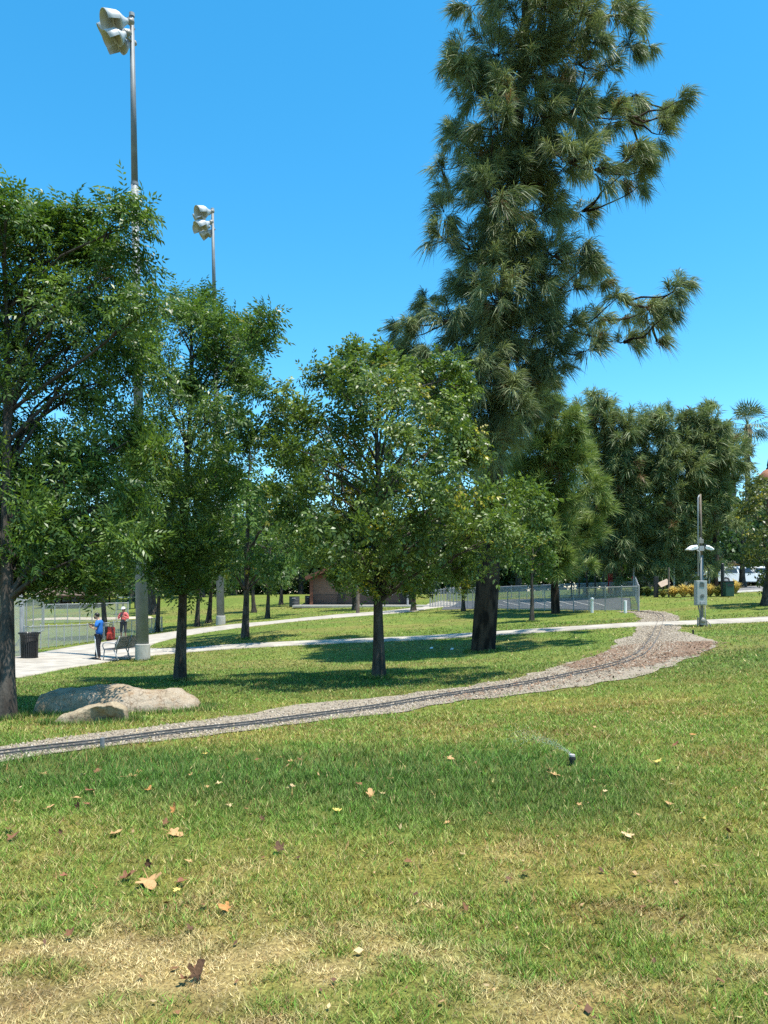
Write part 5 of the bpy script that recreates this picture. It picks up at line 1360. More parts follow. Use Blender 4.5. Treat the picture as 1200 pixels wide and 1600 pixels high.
# man: faces -X (left), head bowed over the phone, one foot forward
JA = dict(pelvis=(0.02,0,.93), spine=(.045,0,1.13), chest=(.045,0,1.33), uc=(.035,0,1.40), neck=(-.005,0,1.485), head0=(-.05,0,1.55), head1=(-.075,0,1.615), head2=(-.06,0,1.69),
          shL=(.03,-.175,1.40), elL=(.03,-.235,1.12), wrL=(-.19,-.15,1.20), shR=(.03,.175,1.40), elR=(.0,.23,1.13), wrR=(-.21,.05,1.25),
          hipL=(.02,-.09,.88), knL=(.04,-.10,.48), anL=(.09,-.11,.085), toL=(-.07,-.12,.035), hipR=(.0,.09,.88), knR=(-.08,.10,.48), anR=(-.17,.12,.085), toR=(-.34,.13,.035))
def pt(J, *rows): return {k: (J[k] if isinstance(k, str) and v is None else v, *rr) for k, v, *rr in rows}
def lerp(a, c, t): return tuple(Vector(a).lerp(Vector(c), t))
shirtA = {'pelvis': ((.02,0,.86), .150,.140), 'spine': (JA['spine'], .138,.125), 'chest': (JA['chest'], .155,.125), 'uc': (JA['uc'], .125,.11), 'neck': (lerp(JA['uc'],JA['neck'],.55), .074,.07),
          'shL': (JA['shL'], .084), 'slL': (lerp(JA['shL'],JA['elL'],.72), .066), 'shR': (JA['shR'], .084), 'slR': (lerp(JA['shR'],JA['elR'],.72), .066)}
shE = [('pelvis','spine'),('spine','chest'),('chest','uc'),('uc','neck'),('uc','shL'),('shL','slL'),('uc','shR'),('shR','slR')]
def trousers(J, end, r0=.105, r1=.078, r2=.062):
    return {'pelvis': (J['pelvis'], .112,.105), 'hipL': (J['hipL'], r0), 'knL': (J['knL'], r1), 'eL': (lerp(J['knL'],J['anL'],end), r2), 'hipR': (J['hipR'], r0), 'knR': (J['knR'], r1), 'eR': (lerp(J['knR'],J['anR'],end), r2)}
trE = [('pelvis','hipL'),('hipL','knL'),('knL','eL'),('pelvis','hipR'),('hipR','knR'),('knR','eR')]
def exA(t, loc):
    h = Vector(JA['head1'])
    loc(MB().ell(h + Vector((.018,0,.035)), (.098,.088,.085), 14, 8), 'hair', hairm)
    loc(MB().ell(h + Vector((-.055,0,-.075)), (.042,.055,.045), 10, 6), 'beard', hairm)
    for s in ('L','R'):
        a, c = Vector(JA['an'+s]), Vector(JA['to'+s]); d = (c-a); d.z = 0; d.normalize(); m = MB(); Mx = Matrix((Vector((0,0,1)).cross(d), d, Vector((0,0,1)))).transposed()
        m.ell(Vector((a.x,a.y,.045)) + d*0.08, (.052,.155,.05), 12, 6, Mx); loc(m, 'shoe', M['black'])
        loc(MB().box(Vector((a.x,a.y,.010)) + d*0.08, (.085,.29,.022), m=Mx), 'sole', whitec, False)
    m = MB(); pp = [Vector(lerp(JA['hipR'],JA['knR'],q)) for q in (0,.5,1)] + [Vector(lerp(JA['knR'],JA['anR'],q)) for q in (.5,.9)]
    rr = [.105,.095,.080,.072,.064]
    m.tube([p + Vector((-.55*r, .92*r, 0)) for p, r in zip(pp, rr)], .018, 6); loc(m, 'trouser_stripe', whitec)
    m = MB(); pl = [Vector(lerp(JA['hipL'],JA['knL'],q)) for q in (0,.5,1)] + [Vector(lerp(JA['knL'],JA['anL'],q)) for q in (.5,.9)]
    m.tube([p + Vector((-.75*r, -.72*r, 0)) for p, r in zip(pl, rr)], .020, 6); loc(m, 'trouser_stripe', whitec)
    loc(MB().box((-.315,-.03,1.285), (.012,.075,.15), m=Matrix.Rotation(R(-35), 3, 'Y')), 'phone', M['black'], False)
person('man in a blue t-shirt and striped track pants, looking down at a phone', (154,1031.5), R(-8),
       dict(J=JA, skin=skinA, front=(-0.95,0,-0.3), palmL=(-.3,.9,.2), palmR=(-.3,-.9,.2), clothes=[('tshirt', shirtA, shE, 'pelvis', blue), ('trousers', trousers(JA, .92), trE, 'pelvis', navy)], extra=exA))
# person in coral: faces the camera (-Y)
JB = dict(pelvis=(0,0,.92), spine=(0,.0,1.12), chest=(0,.01,1.32), uc=(0,.01,1.375), neck=(0,0,1.465), head0=(0,-.02,1.53), head1=(0,-.035,1.60), head2=(0,-.02,1.67), shL=(-.17,.01,1.38), elL=(-.26,-.02,1.12), wrL=(-.09,-.24,1.22),
          shR=(.17,.01,1.38), elR=(.26,-.02,1.12), wrR=(.08,-.24,1.22), hipL=(-.09,0,.87), knL=(-.115,-.02,.48), anL=(-.12,.02,.085), toL=(-.15,-.15,.035), hipR=(.09,0,.87), knR=(.105,-.03,.48), anR=(.11,.02,.085), toR=(.13,-.15,.035))
jacket = {'pelvis': (lerp(JB['pelvis'],JB['spine'],.25), .155,.13), 'spine': (JB['spine'], .15,.12), 'chest': (JB['chest'], .155,.12), 'uc': (JB['uc'], .12,.11), 'neck': (lerp(JB['uc'],JB['neck'],.7), .078,.07), 'shL': (JB['shL'], .08), 'elL': (JB['elL'], .062), 'wL': (lerp(JB['elL'],JB['wrL'],.85), .045),
          'shR': (JB['shR'], .08), 'elR': (JB['elR'], .062), 'wR': (lerp(JB['elR'],JB['wrR'],.85), .045)}
jkE = [('pelvis','spine'),('spine','chest'),('chest','uc'),('uc','neck'),('uc','shL'),('shL','elL'),('elL','wL'),('uc','shR'),('shR','elR'),('elR','wR')]
def exB(t, loc):
    h = Vector(JB['head1'])
    loc(MB().lathe([(.10,-.0),(.104,.03),(.09,.075),(.05,.10),(.001,.105)], h + Vector((0,.005,.015)), 16).add([(-.09,-.06+h.y,h.z+.02),(.09,-.06+h.y,h.z+.02),(.07,-.17+h.y,h.z+.005),(-.07,-.17+h.y,h.z+.005)], [(0,1,2,3)]), 'cap', whitec)
    loc(MB().ell(h + Vector((0,.035,-.03)), (.088,.075,.10), 12, 8), 'hair', hairm)
    for s in ('L','R'):
        a, c = Vector(JB['an'+s]), Vector(JB['to'+s]); d = (c-a); d.z = 0; d.normalize(); Mx = Matrix((Vector((0,0,1)).cross(d), d, Vector((0,0,1)))).transposed()
        loc(MB().ell(Vector((a.x,a.y,.045)) + d*0.07, (.048,.145,.05), 12, 6, Mx), 'shoe', M['lamp_in'])
    loc(MB().box((0,-.335,1.30), (.08,.012,.15), m=Matrix.Rotation(R(-30), 3, 'X')), 'phone', M['black'], False)
    loc(MB().box((0,-.14,1.00), (.18,.06,.12)), 'waist_pouch', charc, False)
person('person in a coral jacket, white cap and dark cropped leggings beside a red backpack', (193,1000.5), 0,
       dict(J=JB, skin=skinB, front=(0,-1,-0.15), palmL=(.9,0,.3), palmR=(-.9,0,.3), clothes=[('jacket', jacket, jkE, 'pelvis', coral), ('leggings', trousers(JB, .25, .10, .07, .062), trE, 'pelvis', charc)], extra=exB))
# red wheeled backpack beside the trunk
b = G(173,1001); t = thing('backpack', 'red and black backpack standing on the walkway edge next to the coral jacket person', 'backpack', b); redm = mat('red_nylon', (0.50,0.055,0.035), (0.40,0.04,0.03), 0.6, 8); 
MB().box(b + Vector((0,0,.36)), (.40,.30,.72)).build('main_body', redm, t, bevel=0.07)
MB().box(b + Vector((0.02,-.20,.26)), (.30,.12,.34)).build('front_pocket', redm, t, bevel=0.04)
MB().box(b + Vector((-.18,-.02,.50)), (.14,.34,.50)).build('side_panel', M['black'], t, bevel=0.04)
MB().tube([b + Vector((-.08,.02,.70)), b + Vector((-.08,.02,.84)), b + Vector((.08,.02,.84)), b + Vector((.08,.02,.70))], .016, 6).build('handle', M['black'], t)
MB().tube([b + Vector((.12,-.17,.65)), b + Vector((.22,-.24,.45)), b + Vector((.14,-.17,.12))], .022, 6).build('strap', M['black'], t)
# ------------------------------------------------------------------ cars
def car(label, px, py, Y, rz, body, seed, group, s=1.0):
    b = P(px, py, Y); b.z = gz1(b.x, b.y) + 0.02
    t = thing('parked_car', label, 'car', b, group, rz=rz)
    Lh, W = 2.25*s, 0.90*s
    low = [(-2.25,.35),(-2.28,.62),(-2.15,.86),(-1.9,.93),(-1.0,.98),(0.9,.96),(1.6,.88),(2.1,.74),(2.28,.55),(2.25,.30)]
    roofp = [(-2.0,.93),(-1.55,1.30),(-1.1,1.45),(-.3,1.50),(.3,1.45),(.75,1.22),(1.25,.93)]
    def solid(prof, w0, w1, zs):
        V = []; n = len(prof)
        for sg in (-1, 1):
            for x, z in prof:
                k = (z - zs[0])/(zs[1]-zs[0]); V.append((x*s, sg*(w0 + (w1-w0)*max(0, min(1, k))), z*s))
        Fs = [tuple(range(n))[::-1], tuple(range(n, 2*n))] + [(i, (i+1) % n, n+(i+1) % n, n+i) for i in range(n)]
        m = MB(); m.v = V; m.f = Fs; return m
    def put_local(m, name, mt, bevel=0.0, par=None, smooth=False):
        me = bpy.data.meshes.new(name); me.from_pydata([tuple(v) for v in m.v], [], m.f); me.materials.append(mt)
        bm = bmesh.new(); bm.from_mesh(me); bmesh.ops.recalc_face_normals(bm, faces=bm.faces)
        if bevel: bmesh.ops.bevel(bm, geom=[e for e in bm.edges if e.calc_face_angle(0) > .5], offset=bevel, segments=2, affect='EDGES')
        bm.to_mesh(me); bm.free()
        if smooth: me.polygons.foreach_set('use_smooth', np.ones(len(me.polygons), bool))
        return put(name, me, par or t)
    put_local(solid(low, W, W*0.96, (.3,.95)), 'body', body, 0.05)
    put_local(solid(roofp, W*0.93, W*0.72, (.93,1.5)), 'cabin', body, 0.05)
    # glass: slightly proud panels
    for sg in (-1, 1):
        for x0, x1, x2, x3 in ((-1.55,-.38,-.42,-1.22), (-.28,.92,.55,-.28)):
            m = MB(); y0, y1 = sg*(W*0.925+.006), sg*(W*0.755+.006); m.add([(x0*s,y0,.98*s),(x1*s,y0,.98*s),(x2*s,y1,1.38*s),(x3*s,y1,1.38*s)], [(0,1,2,3)]); 
            m.add([(x0*s,y0-sg*.03,.98*s),(x1*s,y0-sg*.03,.98*s),(x2*s,y1-sg*.03,1.38*s),(x3*s,y1-sg*.03,1.38*s)], [(0,1,2,3)])
            put_local(m, 'side_window', M['dark_glass'])
    for nm, a, c in (('windscreen', (1.24,.965), (.66,1.29)), ('rear_window', (-1.99,.965), (-1.52,1.335))):
        m = MB(); ex = 0.02 if a[0] > 0 else -0.02
        m.add([(a[0]*s+ex,-W*.80,a[1]*s),(a[0]*s+ex,W*.80,a[1]*s),(c[0]*s+ex,W*.66,c[1]*s+.01),(c[0]*s+ex,-W*.66,c[1]*s+.01)], [(0,1,2,3)]); put_local(m, nm, M['dark_glass'])
    for x in (-1.40, 1.42):
        for sg in (-1, 1):
            Rm = Matrix.Rotation(R(90), 3, 'X')
            wl = put_local(MB().lathe([(.001,-.10),(.20,-.10),(.33,-.09),(.335,.09),(.20,.10),(.001,.10)], (x*s, sg*(W-.06), .335), 20, m=Rm), 'wheel', M['rubber'])
            put_local(MB().lathe([(.001,-.115),(.05,-.115),(.19,-.108),(.21,-.10),(.21,.10),(.19,.108),(.05,.115),(.001,.115)], (x*s, sg*(W-.06), .335), 14, m=Rm), 'rim', M['steel'], par=wl)
    for sg in (-1, 1):
        put_local(MB().box((2.20*s, sg*W*.72, .68), (.14,.34,.13)), 'headlight', M['lamp_white'], .02)
        put_local(MB().box((-2.20*s, sg*W*.74, .78), (.12,.28,.16)), 'tail_light', mat('tail_lamp', (0.35,0.02,0.02), None, 0.3, 4), .02)
    put_local(MB().box((2.24*s,0,.42), (.16,W*1.7,.18)), 'bumper', M['rubber'], .03); put_local(MB().box((-2.24*s,0,.42), (.16,W*1.7,.18)), 'bumper', M['rubber'], .03)
    return t
CG = 'pale cars parked behind the lawn at the right'
white_p = mat('car_white', (0.74,0.75,0.76), (0.70,0.71,0.72), 0.22, 2, spec=0.6); silver_p = mat('car_silver', (0.50,0.52,0.54), (0.46,0.48,0.50), 0.25, 2, metal=0.5); grey_p = mat('car_dark', (0.045,0.055,0.065), (0.04,0.048,0.058), 0.25, 2, spec=0.6)
car('white car in the front of the parked row, right of the floodlight post', 1150, 912, 58, R(8), white_p, 1, CG)
car('silver car parked in the middle of the row, just behind the white one', 1126, 908, 62, R(10), silver_p, 2, CG)
car('white car farther back, its roof showing above the silver car', 1150, 903, 67, R(8), white_p, 3, CG)
car('white car at the right end of the parked row, next to the grey trunk', 1195, 905, 62, R(9), white_p, 4, CG)
car('silver car at the far back of the row, mostly behind the other cars', 1112, 900, 71, R(10), silver_p, 5, CG)
car('dark grey car parked beyond the ball field beside the picnic shelter', 122, 957, 70, R(6), grey_p, 6, None)
car('dark car standing in the shade under the pines behind the fence posts', 1035, 915, 62, R(4), grey_p, 7, None)

# ------------------------------------------------------------------ ornamental grasses and agave bed
M['orn'] = leaf_mat('ornamental_grass', 0.45, 0.6, 0.3, (1.1,1.05,0.7))
def grass_clump(label, base, h, r, pal, seed, n=420, cat='grass clump', name='grass_clump', group='ornamental grass clumps at the lawn edge'):
    g = np.random.default_rng(seed); b = GY(*base) if base[1] < 100 else G(*base)
    az = g.random(n)*2*math.pi; out = r*(0.15 + 0.95*g.random(n)); hh = h*(0.55 + 0.5*g.random(n)) * (1 - 0.35*(out/r)**2)
    d = np.stack([np.cos(az), np.sin(az)], 1); s = np.stack([-np.sin(az), np.cos(az)], 1)*0.02*(h/0.7)
    z0 = np.zeros(n)
    p0 = np.concatenate([d*0.12*r*g.random((n,1)), z0[:,None]], 1); p1 = np.concatenate([d*out[:,None]*0.45, (hh*0.85)[:,None]], 1); p2 = np.concatenate([d*out[:,None], (hh*(0.75+0.3*g.random(n)))[:,None]], 1)
    s3 = np.concatenate([s, z0[:,None]], 1)
    V = np.stack([p0-s3, p0+s3, p1+s3, p2, p1-s3], 1).reshape(-1,3)
    Fq = (np.arange(n)*5)[:,None] + np.array([[0,1,2,4]]); Ft = (np.arange(n)*5)[:,None] + np.array([[4,2,3]])
    k = g.random((n,1)); T = (np.array(pal[0])*(1-k) + np.array(pal[1])*k)
    o = put(name, mesh_np(name, V, [Fq, Ft], M['orn'], np.repeat(T,5,0))); o.location = b + Vector((0,0,-.02))
    return tag(o, label, cat, group)
gold = ((0.55,0.43,0.14),(0.75,0.62,0.28)); lime = ((0.24,0.26,0.07),(0.44,0.40,0.14)); dgr = ((0.05,0.09,0.03),(0.12,0.16,0.06))
for i, (px, py, h, r, pl, lab) in enumerate([(1012,932,0.75,0.5,dgr,'dark green strappy plant left of the info board'),(1036,933,0.55,0.42,lime,'lime green grass clump just right of the info board'),(1052,933,0.75,0.55,gold,'golden grass clump behind the thin tan pole'),
        (1068,933,0.85,0.6,gold,'biggest golden grass clump, left of the electrical box'),(1082,932,0.8,0.55,gold,'golden grass clump touching the left side of the electrical box'),(1109,932,0.8,0.55,gold,'golden grass clump directly right of the electrical box'),
        (1121,932,0.7,0.5,lime,'lime tinged grass clump left of the black pole'),(1148,46,0.95,0.6,gold,'golden grass clump just right of the dark green bin'),(1161,59,0.9,0.6,lime,'yellow green grass clump at the road, behind the green bin'),
        (1178,59,0.8,0.6,dgr,'dark green clump at the road beside the grey trunk'),(1000,931,0.7,0.5,dgr,'dark green strappy plant at the corner of the link fence')]):
    grass_clump(lab, (px,py), h, r, pl, 300+i)
# info board
b = G(1025,933.5); t = thing('info_board', 'black wayside post with a slanted tan board, left of the golden grasses', 'sign', b)
MB().box(b + Vector((0,0,.62)), (0.26,0.16,1.28)).build('post', M['black'], t, bevel=0.02)
MB().bar(b + Vector((-.50,0,.72)), b + Vector((.50,0,.66)), 0.08).build('crossbar', M['black'], t)
MB().box(b + Vector((.42,-.18,.86)), (.62,.04,.42), m=Matrix.Rotation(R(-24), 3, 'Y') @ Matrix.Rotation(R(-45), 3, 'X')).build('board', mat('board_tan', (0.40,0.30,0.22), (0.33,0.25,0.18), 0.7, 9), t, bevel=0.008)
MB().bar(b + Vector((.42,-.14,.84)), b + Vector((.42,-.10,.50)), 0.06).bar(b + Vector((.42,-.10,.52)), b + Vector((.10,-.02,.52)), 0.06).build('bracket', M['black'], t)
# road marker stones and lantern
b = P(1200,905,60); b.z = gz1(b.x, b.y); t = thing('street_lantern', 'lantern post with a pointed terracotta hood rising behind the right edge tree', 'lamp post', b)
top = P(1197,735,60).z; hh = top - b.z; rr = 0.75
MB().lathe([(.22,-.2),(.22,.5),(.12,.6),(.10,hh-1.9),(.16,hh-1.8)], b, 14).build('pole', M['brown_trim'], t, smooth=True)
MB().lathe([(.30,hh-1.8),(.42,hh-1.6),(.5,hh-.75),(.3,hh-.72)], b, 16).build('lamp_glass', mat('frosted_glass', (0.6,0.5,0.4), (0.55,0.45,0.36), 0.3, 4), t, smooth=True)
MB().lathe([(rr*.98,hh-.85),(rr,hh-.75),(rr*.85,hh-.35),(rr*.45,hh-.02),(.10,hh+.10),(.001,hh+.12)], b, 20).build('hood', M['terracotta'], t, smooth=True)
MB().lathe([(.14,hh+.05),(.16,hh+.14),(.07,hh+.25),(.10,hh+.4),(.03,hh+.75),(.001,hh+.95)], b, 12).build('finial', M['black'], t, smooth=True)

# ------------------------------------------------------------------ playground and picnic shelter beyond the ball field
sh0 = G(70,962); Ys = 68.0
x0, x1 = P(66,0,Ys).x, P(152,0,Ys).x; z0 = gz1((x0+x1)/2, Ys); zt = EYE - (931-HOR)/F*Ys
t = thing('picnic_shelter', 'dark timber picnic shelter with slim posts at the far side of the ball field', 'shelter', ((x0+x1)/2, Ys, z0))
for k in range(7):
    x = x0 + (x1-x0)*k/6
    for dy in (0, 3.0): MB().box((x, Ys+dy, (z0+zt)/2), (0.15,0.15,zt-z0+.2)).build('post', M['bark_pine'], t)
MB().add([(x0-.5,Ys-.6,zt),(x1+.5,Ys-.6,zt),(x1+.5,Ys+3.6,zt),(x0-.5,Ys+3.6,zt),(x0-.3,Ys+1.5,zt+.9),(x1+.3,Ys+1.5,zt+.9)], [(0,1,5,4),(3,4,5,2),(0,4,3),(1,2,5),(0,3,2,1)]).build('roof', M['roof'], t)
MB().bar((x0-.4,Ys-.5,zt-.05), (x1+.4,Ys-.5,zt-.05), .12, .22).build('beam', M['brown_trim'], t)
for k in range(3):
    x = x0 + (x1-x0)*(k+.6)/3.2; tb_ = thing('picnic_table', ['picnic table under the left part of the shelter','picnic table under the middle of the shelter','picnic table under the right part of the shelter'][k], 'table', (x, Ys+1.5, gz1(x, Ys+1.5)), 'tables in the picnic shelter')
    z = gz1(x, Ys+1.5); MB().box((x,Ys+1.5,z+.74), (1.7,.75,.06)).build('tabletop', M['bark_light'], tb_)
    for dy in (-.65,.65): MB().box((x,Ys+1.5+dy,z+.44), (1.7,.28,.05)).build('seat', M['bark_light'], tb_)
    for dx in (-.6,.6): MB().bar((x+dx,Ys+.85,z), (x+dx,Ys+1.65,z+.72), .07).bar((x+dx,Ys+2.15,z), (x+dx,Ys+1.35,z+.72), .07).bar((x+dx,Ys+.85,z+.40),(x+dx,Ys+2.15,z+.40),.06).build('leg', M['bark_light'], tb_)
Yp = 64.0; px0 = 207; bp0 = P(200, 0, Yp); zg = gz1(bp0.x, Yp)
t = thing('play_structure', 'play structure with posts, a deck and a curved green slide behind the first light pole', 'play structure', (bp0.x, Yp, zg))
xa, xb_ = P(184,0,Yp).x, P(203,0,Yp).x; zd = zg + 1.0; ztop = EYE - (931-HOR)/F*Yp
for x in (xa, xb_):
    for dy in (0, 1.3): MB().tube([(x,Yp+dy,zg-.2), (x,Yp+dy,ztop)], .06, 8).build('post', M['green_paint'], t)
MB().box(((xa+xb_)/2, Yp+.65, zd), (xb_-xa+.1, 1.4, .08)).build('deck', M['steel'], t)
MB().bar((xa,Yp,zd+.9), (xb_,Yp,zd+.9), .05).bar((xa,Yp,zd+.5), (xb_,Yp,zd+.5), .05).build('guard_rail', M['green_paint'], t)
V = []; Fs = []
for i in range(13):
    u = i/12; cx = xb_ + .05 + 1.7*u; cz = zd + .55*(1-u)**2 - (zd - zg - .15)*u*u*(0.5+0.5*u) + 0.1*(1-u); cy = Yp + .65
    for k in range(7):
        a = math.pi*(1 + k/6); V.append((cx, cy + .42*math.cos(a), cz + .35 + .35*math.sin(a)))
for i in range(12):
    for k in range(6): Fs.append((i*7+k, (i+1)*7+k, (i+1)*7+k+1, i*7+k+1))
m = MB(); m.v = V; m.f = Fs; o = m.build('slide', M['slide'], t, smooth=True)
sm = o.modifiers.new('thick', 'SOLIDIFY'); sm.thickness = 0.05

# ------------------------------------------------------------------ sprinkler and its spray
sb = G(894,1196); t = thing('sprinkler', 'black pop up sprinkler head spraying water on the lawn', 'sprinkler', sb)
MB().lathe([(.024,-.05),(.024,.050),(.034,.053),(.034,.072),(.022,.075),(.021,.084)], sb, 16).build('riser', M['black'], t)
MB().lathe([(.022,.082),(.029,.086),(.028,.102),(.020,.107),(.001,.108)], sb, 16).build('nozzle', mat('nozzle_pale', (0.36,0.33,0.31)), t)
g = np.random.default_rng(5); n = 1500
u = g.random(n)**1.15; d0 = Vector((-0.80,0.55,0)).normalized(); el = R(30); v0 = 3.6
tt = u*0.21; sp = g.normal(size=(n,3))*(0.004 + 0.05*u)[:,None]
q = np.array(sb)[None] + np.array([0,0,.10]) + np.stack([d0.x*math.cos(el)*v0*tt, d0.y*math.cos(el)*v0*tt, math.sin(el)*v0*tt - 4.9*tt*tt*1.3], 1) + sp
q = q[q[:,2] > gz(q[:,0], q[:,1]) + .02]; n = len(q)
rd = (0.0005 + 0.0007*g.random(n))
T0 = np.array([(1,1,1),(-1,-1,1),(-1,1,-1),(1,-1,-1)], float)
V = (q[:,None] + T0[None]*rd[:,None,None]).reshape(-1,3); Ff = ((np.arange(n)*4)[:,None,None] + np.array([[0,1,2],[0,3,1],[0,2,3],[1,3,2]])[None]).reshape(-1,3)
wm = bpy.data.materials.new('water_drops'); wm.use_nodes = True; bb = wm.node_tree.nodes['Principled BSDF']; bb.inputs['Base Color'].default_value = (0.85,0.9,0.92,1); bb.inputs['Roughness'].default_value = 0.1; bb.inputs['IOR'].default_value = 1.33; bb.inputs['Transmission Weight'].default_value = 0.35
tag(put('water_spray', mesh_np('water_spray', V, [Ff], wm)), kind='stuff')

# ------------------------------------------------------------------ fallen sycamore leaves
def leaf_shape(seed, curl):
    r = random.Random(seed); out = []
    lob = [(-90,.16),(-62,.52),(-38,.66),(-16,.42),(8,.82),(28,.92),(46,.50),(70,.98),(90,1.12),(110,.98),(134,.50),(152,.92),(172,.82),(196,.42),(218,.66),(242,.52)]
    for a, l in lob:
        a = R(a + r.uniform(-5,5)); l *= r.uniform(.88,1.12); out.append((math.cos(a)*l*.5, math.sin(a)*l*.5))
    n = len(out); V = [(0,-.05,0)] + [(x*.5, y*.5, 0) for x, y in out] + [(x, y, 0) for x, y in out]
    W = []
    for x, y, z in V:
        rr2 = math.hypot(x, y); z = curl*(1.15*x*x + 0.35*y*y) + 0.10*math.sin(6*x+seed)*rr2 + 0.08*math.cos(7*y+seed*2)*rr2 - 0.35*curl*abs(y)*max(0,-y)
        x2 = x*(1 - 0.45*curl*abs(x)); W.append((x2, y, z))
    Fs = [(0, 1+k, 1+(k+1) % n) for k in range(n)] + [(1+k, 1+n+k, 1+n+(k+1) % n, 1+(k+1) % n) for k in range(n)]
    # stalk
    b0 = len(W); W += [(-.012,-.08,0),(.012,-.08,0),(.05,-.62,.10),(.03,-.62,.12)]; Fs.append((b0,b0+1,b0+2,b0+3))
    return W, Fs
def dry_mat(name, a, c): return mat(name, a, c, 0.75, 14, bump=0.4, spec=0.2)
LM = {'tan': dry_mat('leaf_tan', (0.47,0.285,0.125), (0.35,0.20,0.085)), 'pale': dry_mat('leaf_pale', (0.58,0.42,0.23), (0.46,0.32,0.16)), 'brown': dry_mat('leaf_brown', (0.20,0.095,0.045), (0.12,0.055,0.028)),
      'dark': dry_mat('leaf_dark', (0.115,0.062,0.032), (0.065,0.035,0.02)), 'orange': dry_mat('leaf_orange', (0.46,0.22,0.07), (0.34,0.15,0.05)), 'yellow': dry_mat('leaf_yellow', (0.58,0.45,0.12), (0.48,0.36,0.09)), 'red': dry_mat('leaf_redbrown', (0.25,0.10,0.055), (0.17,0.07,0.04))}
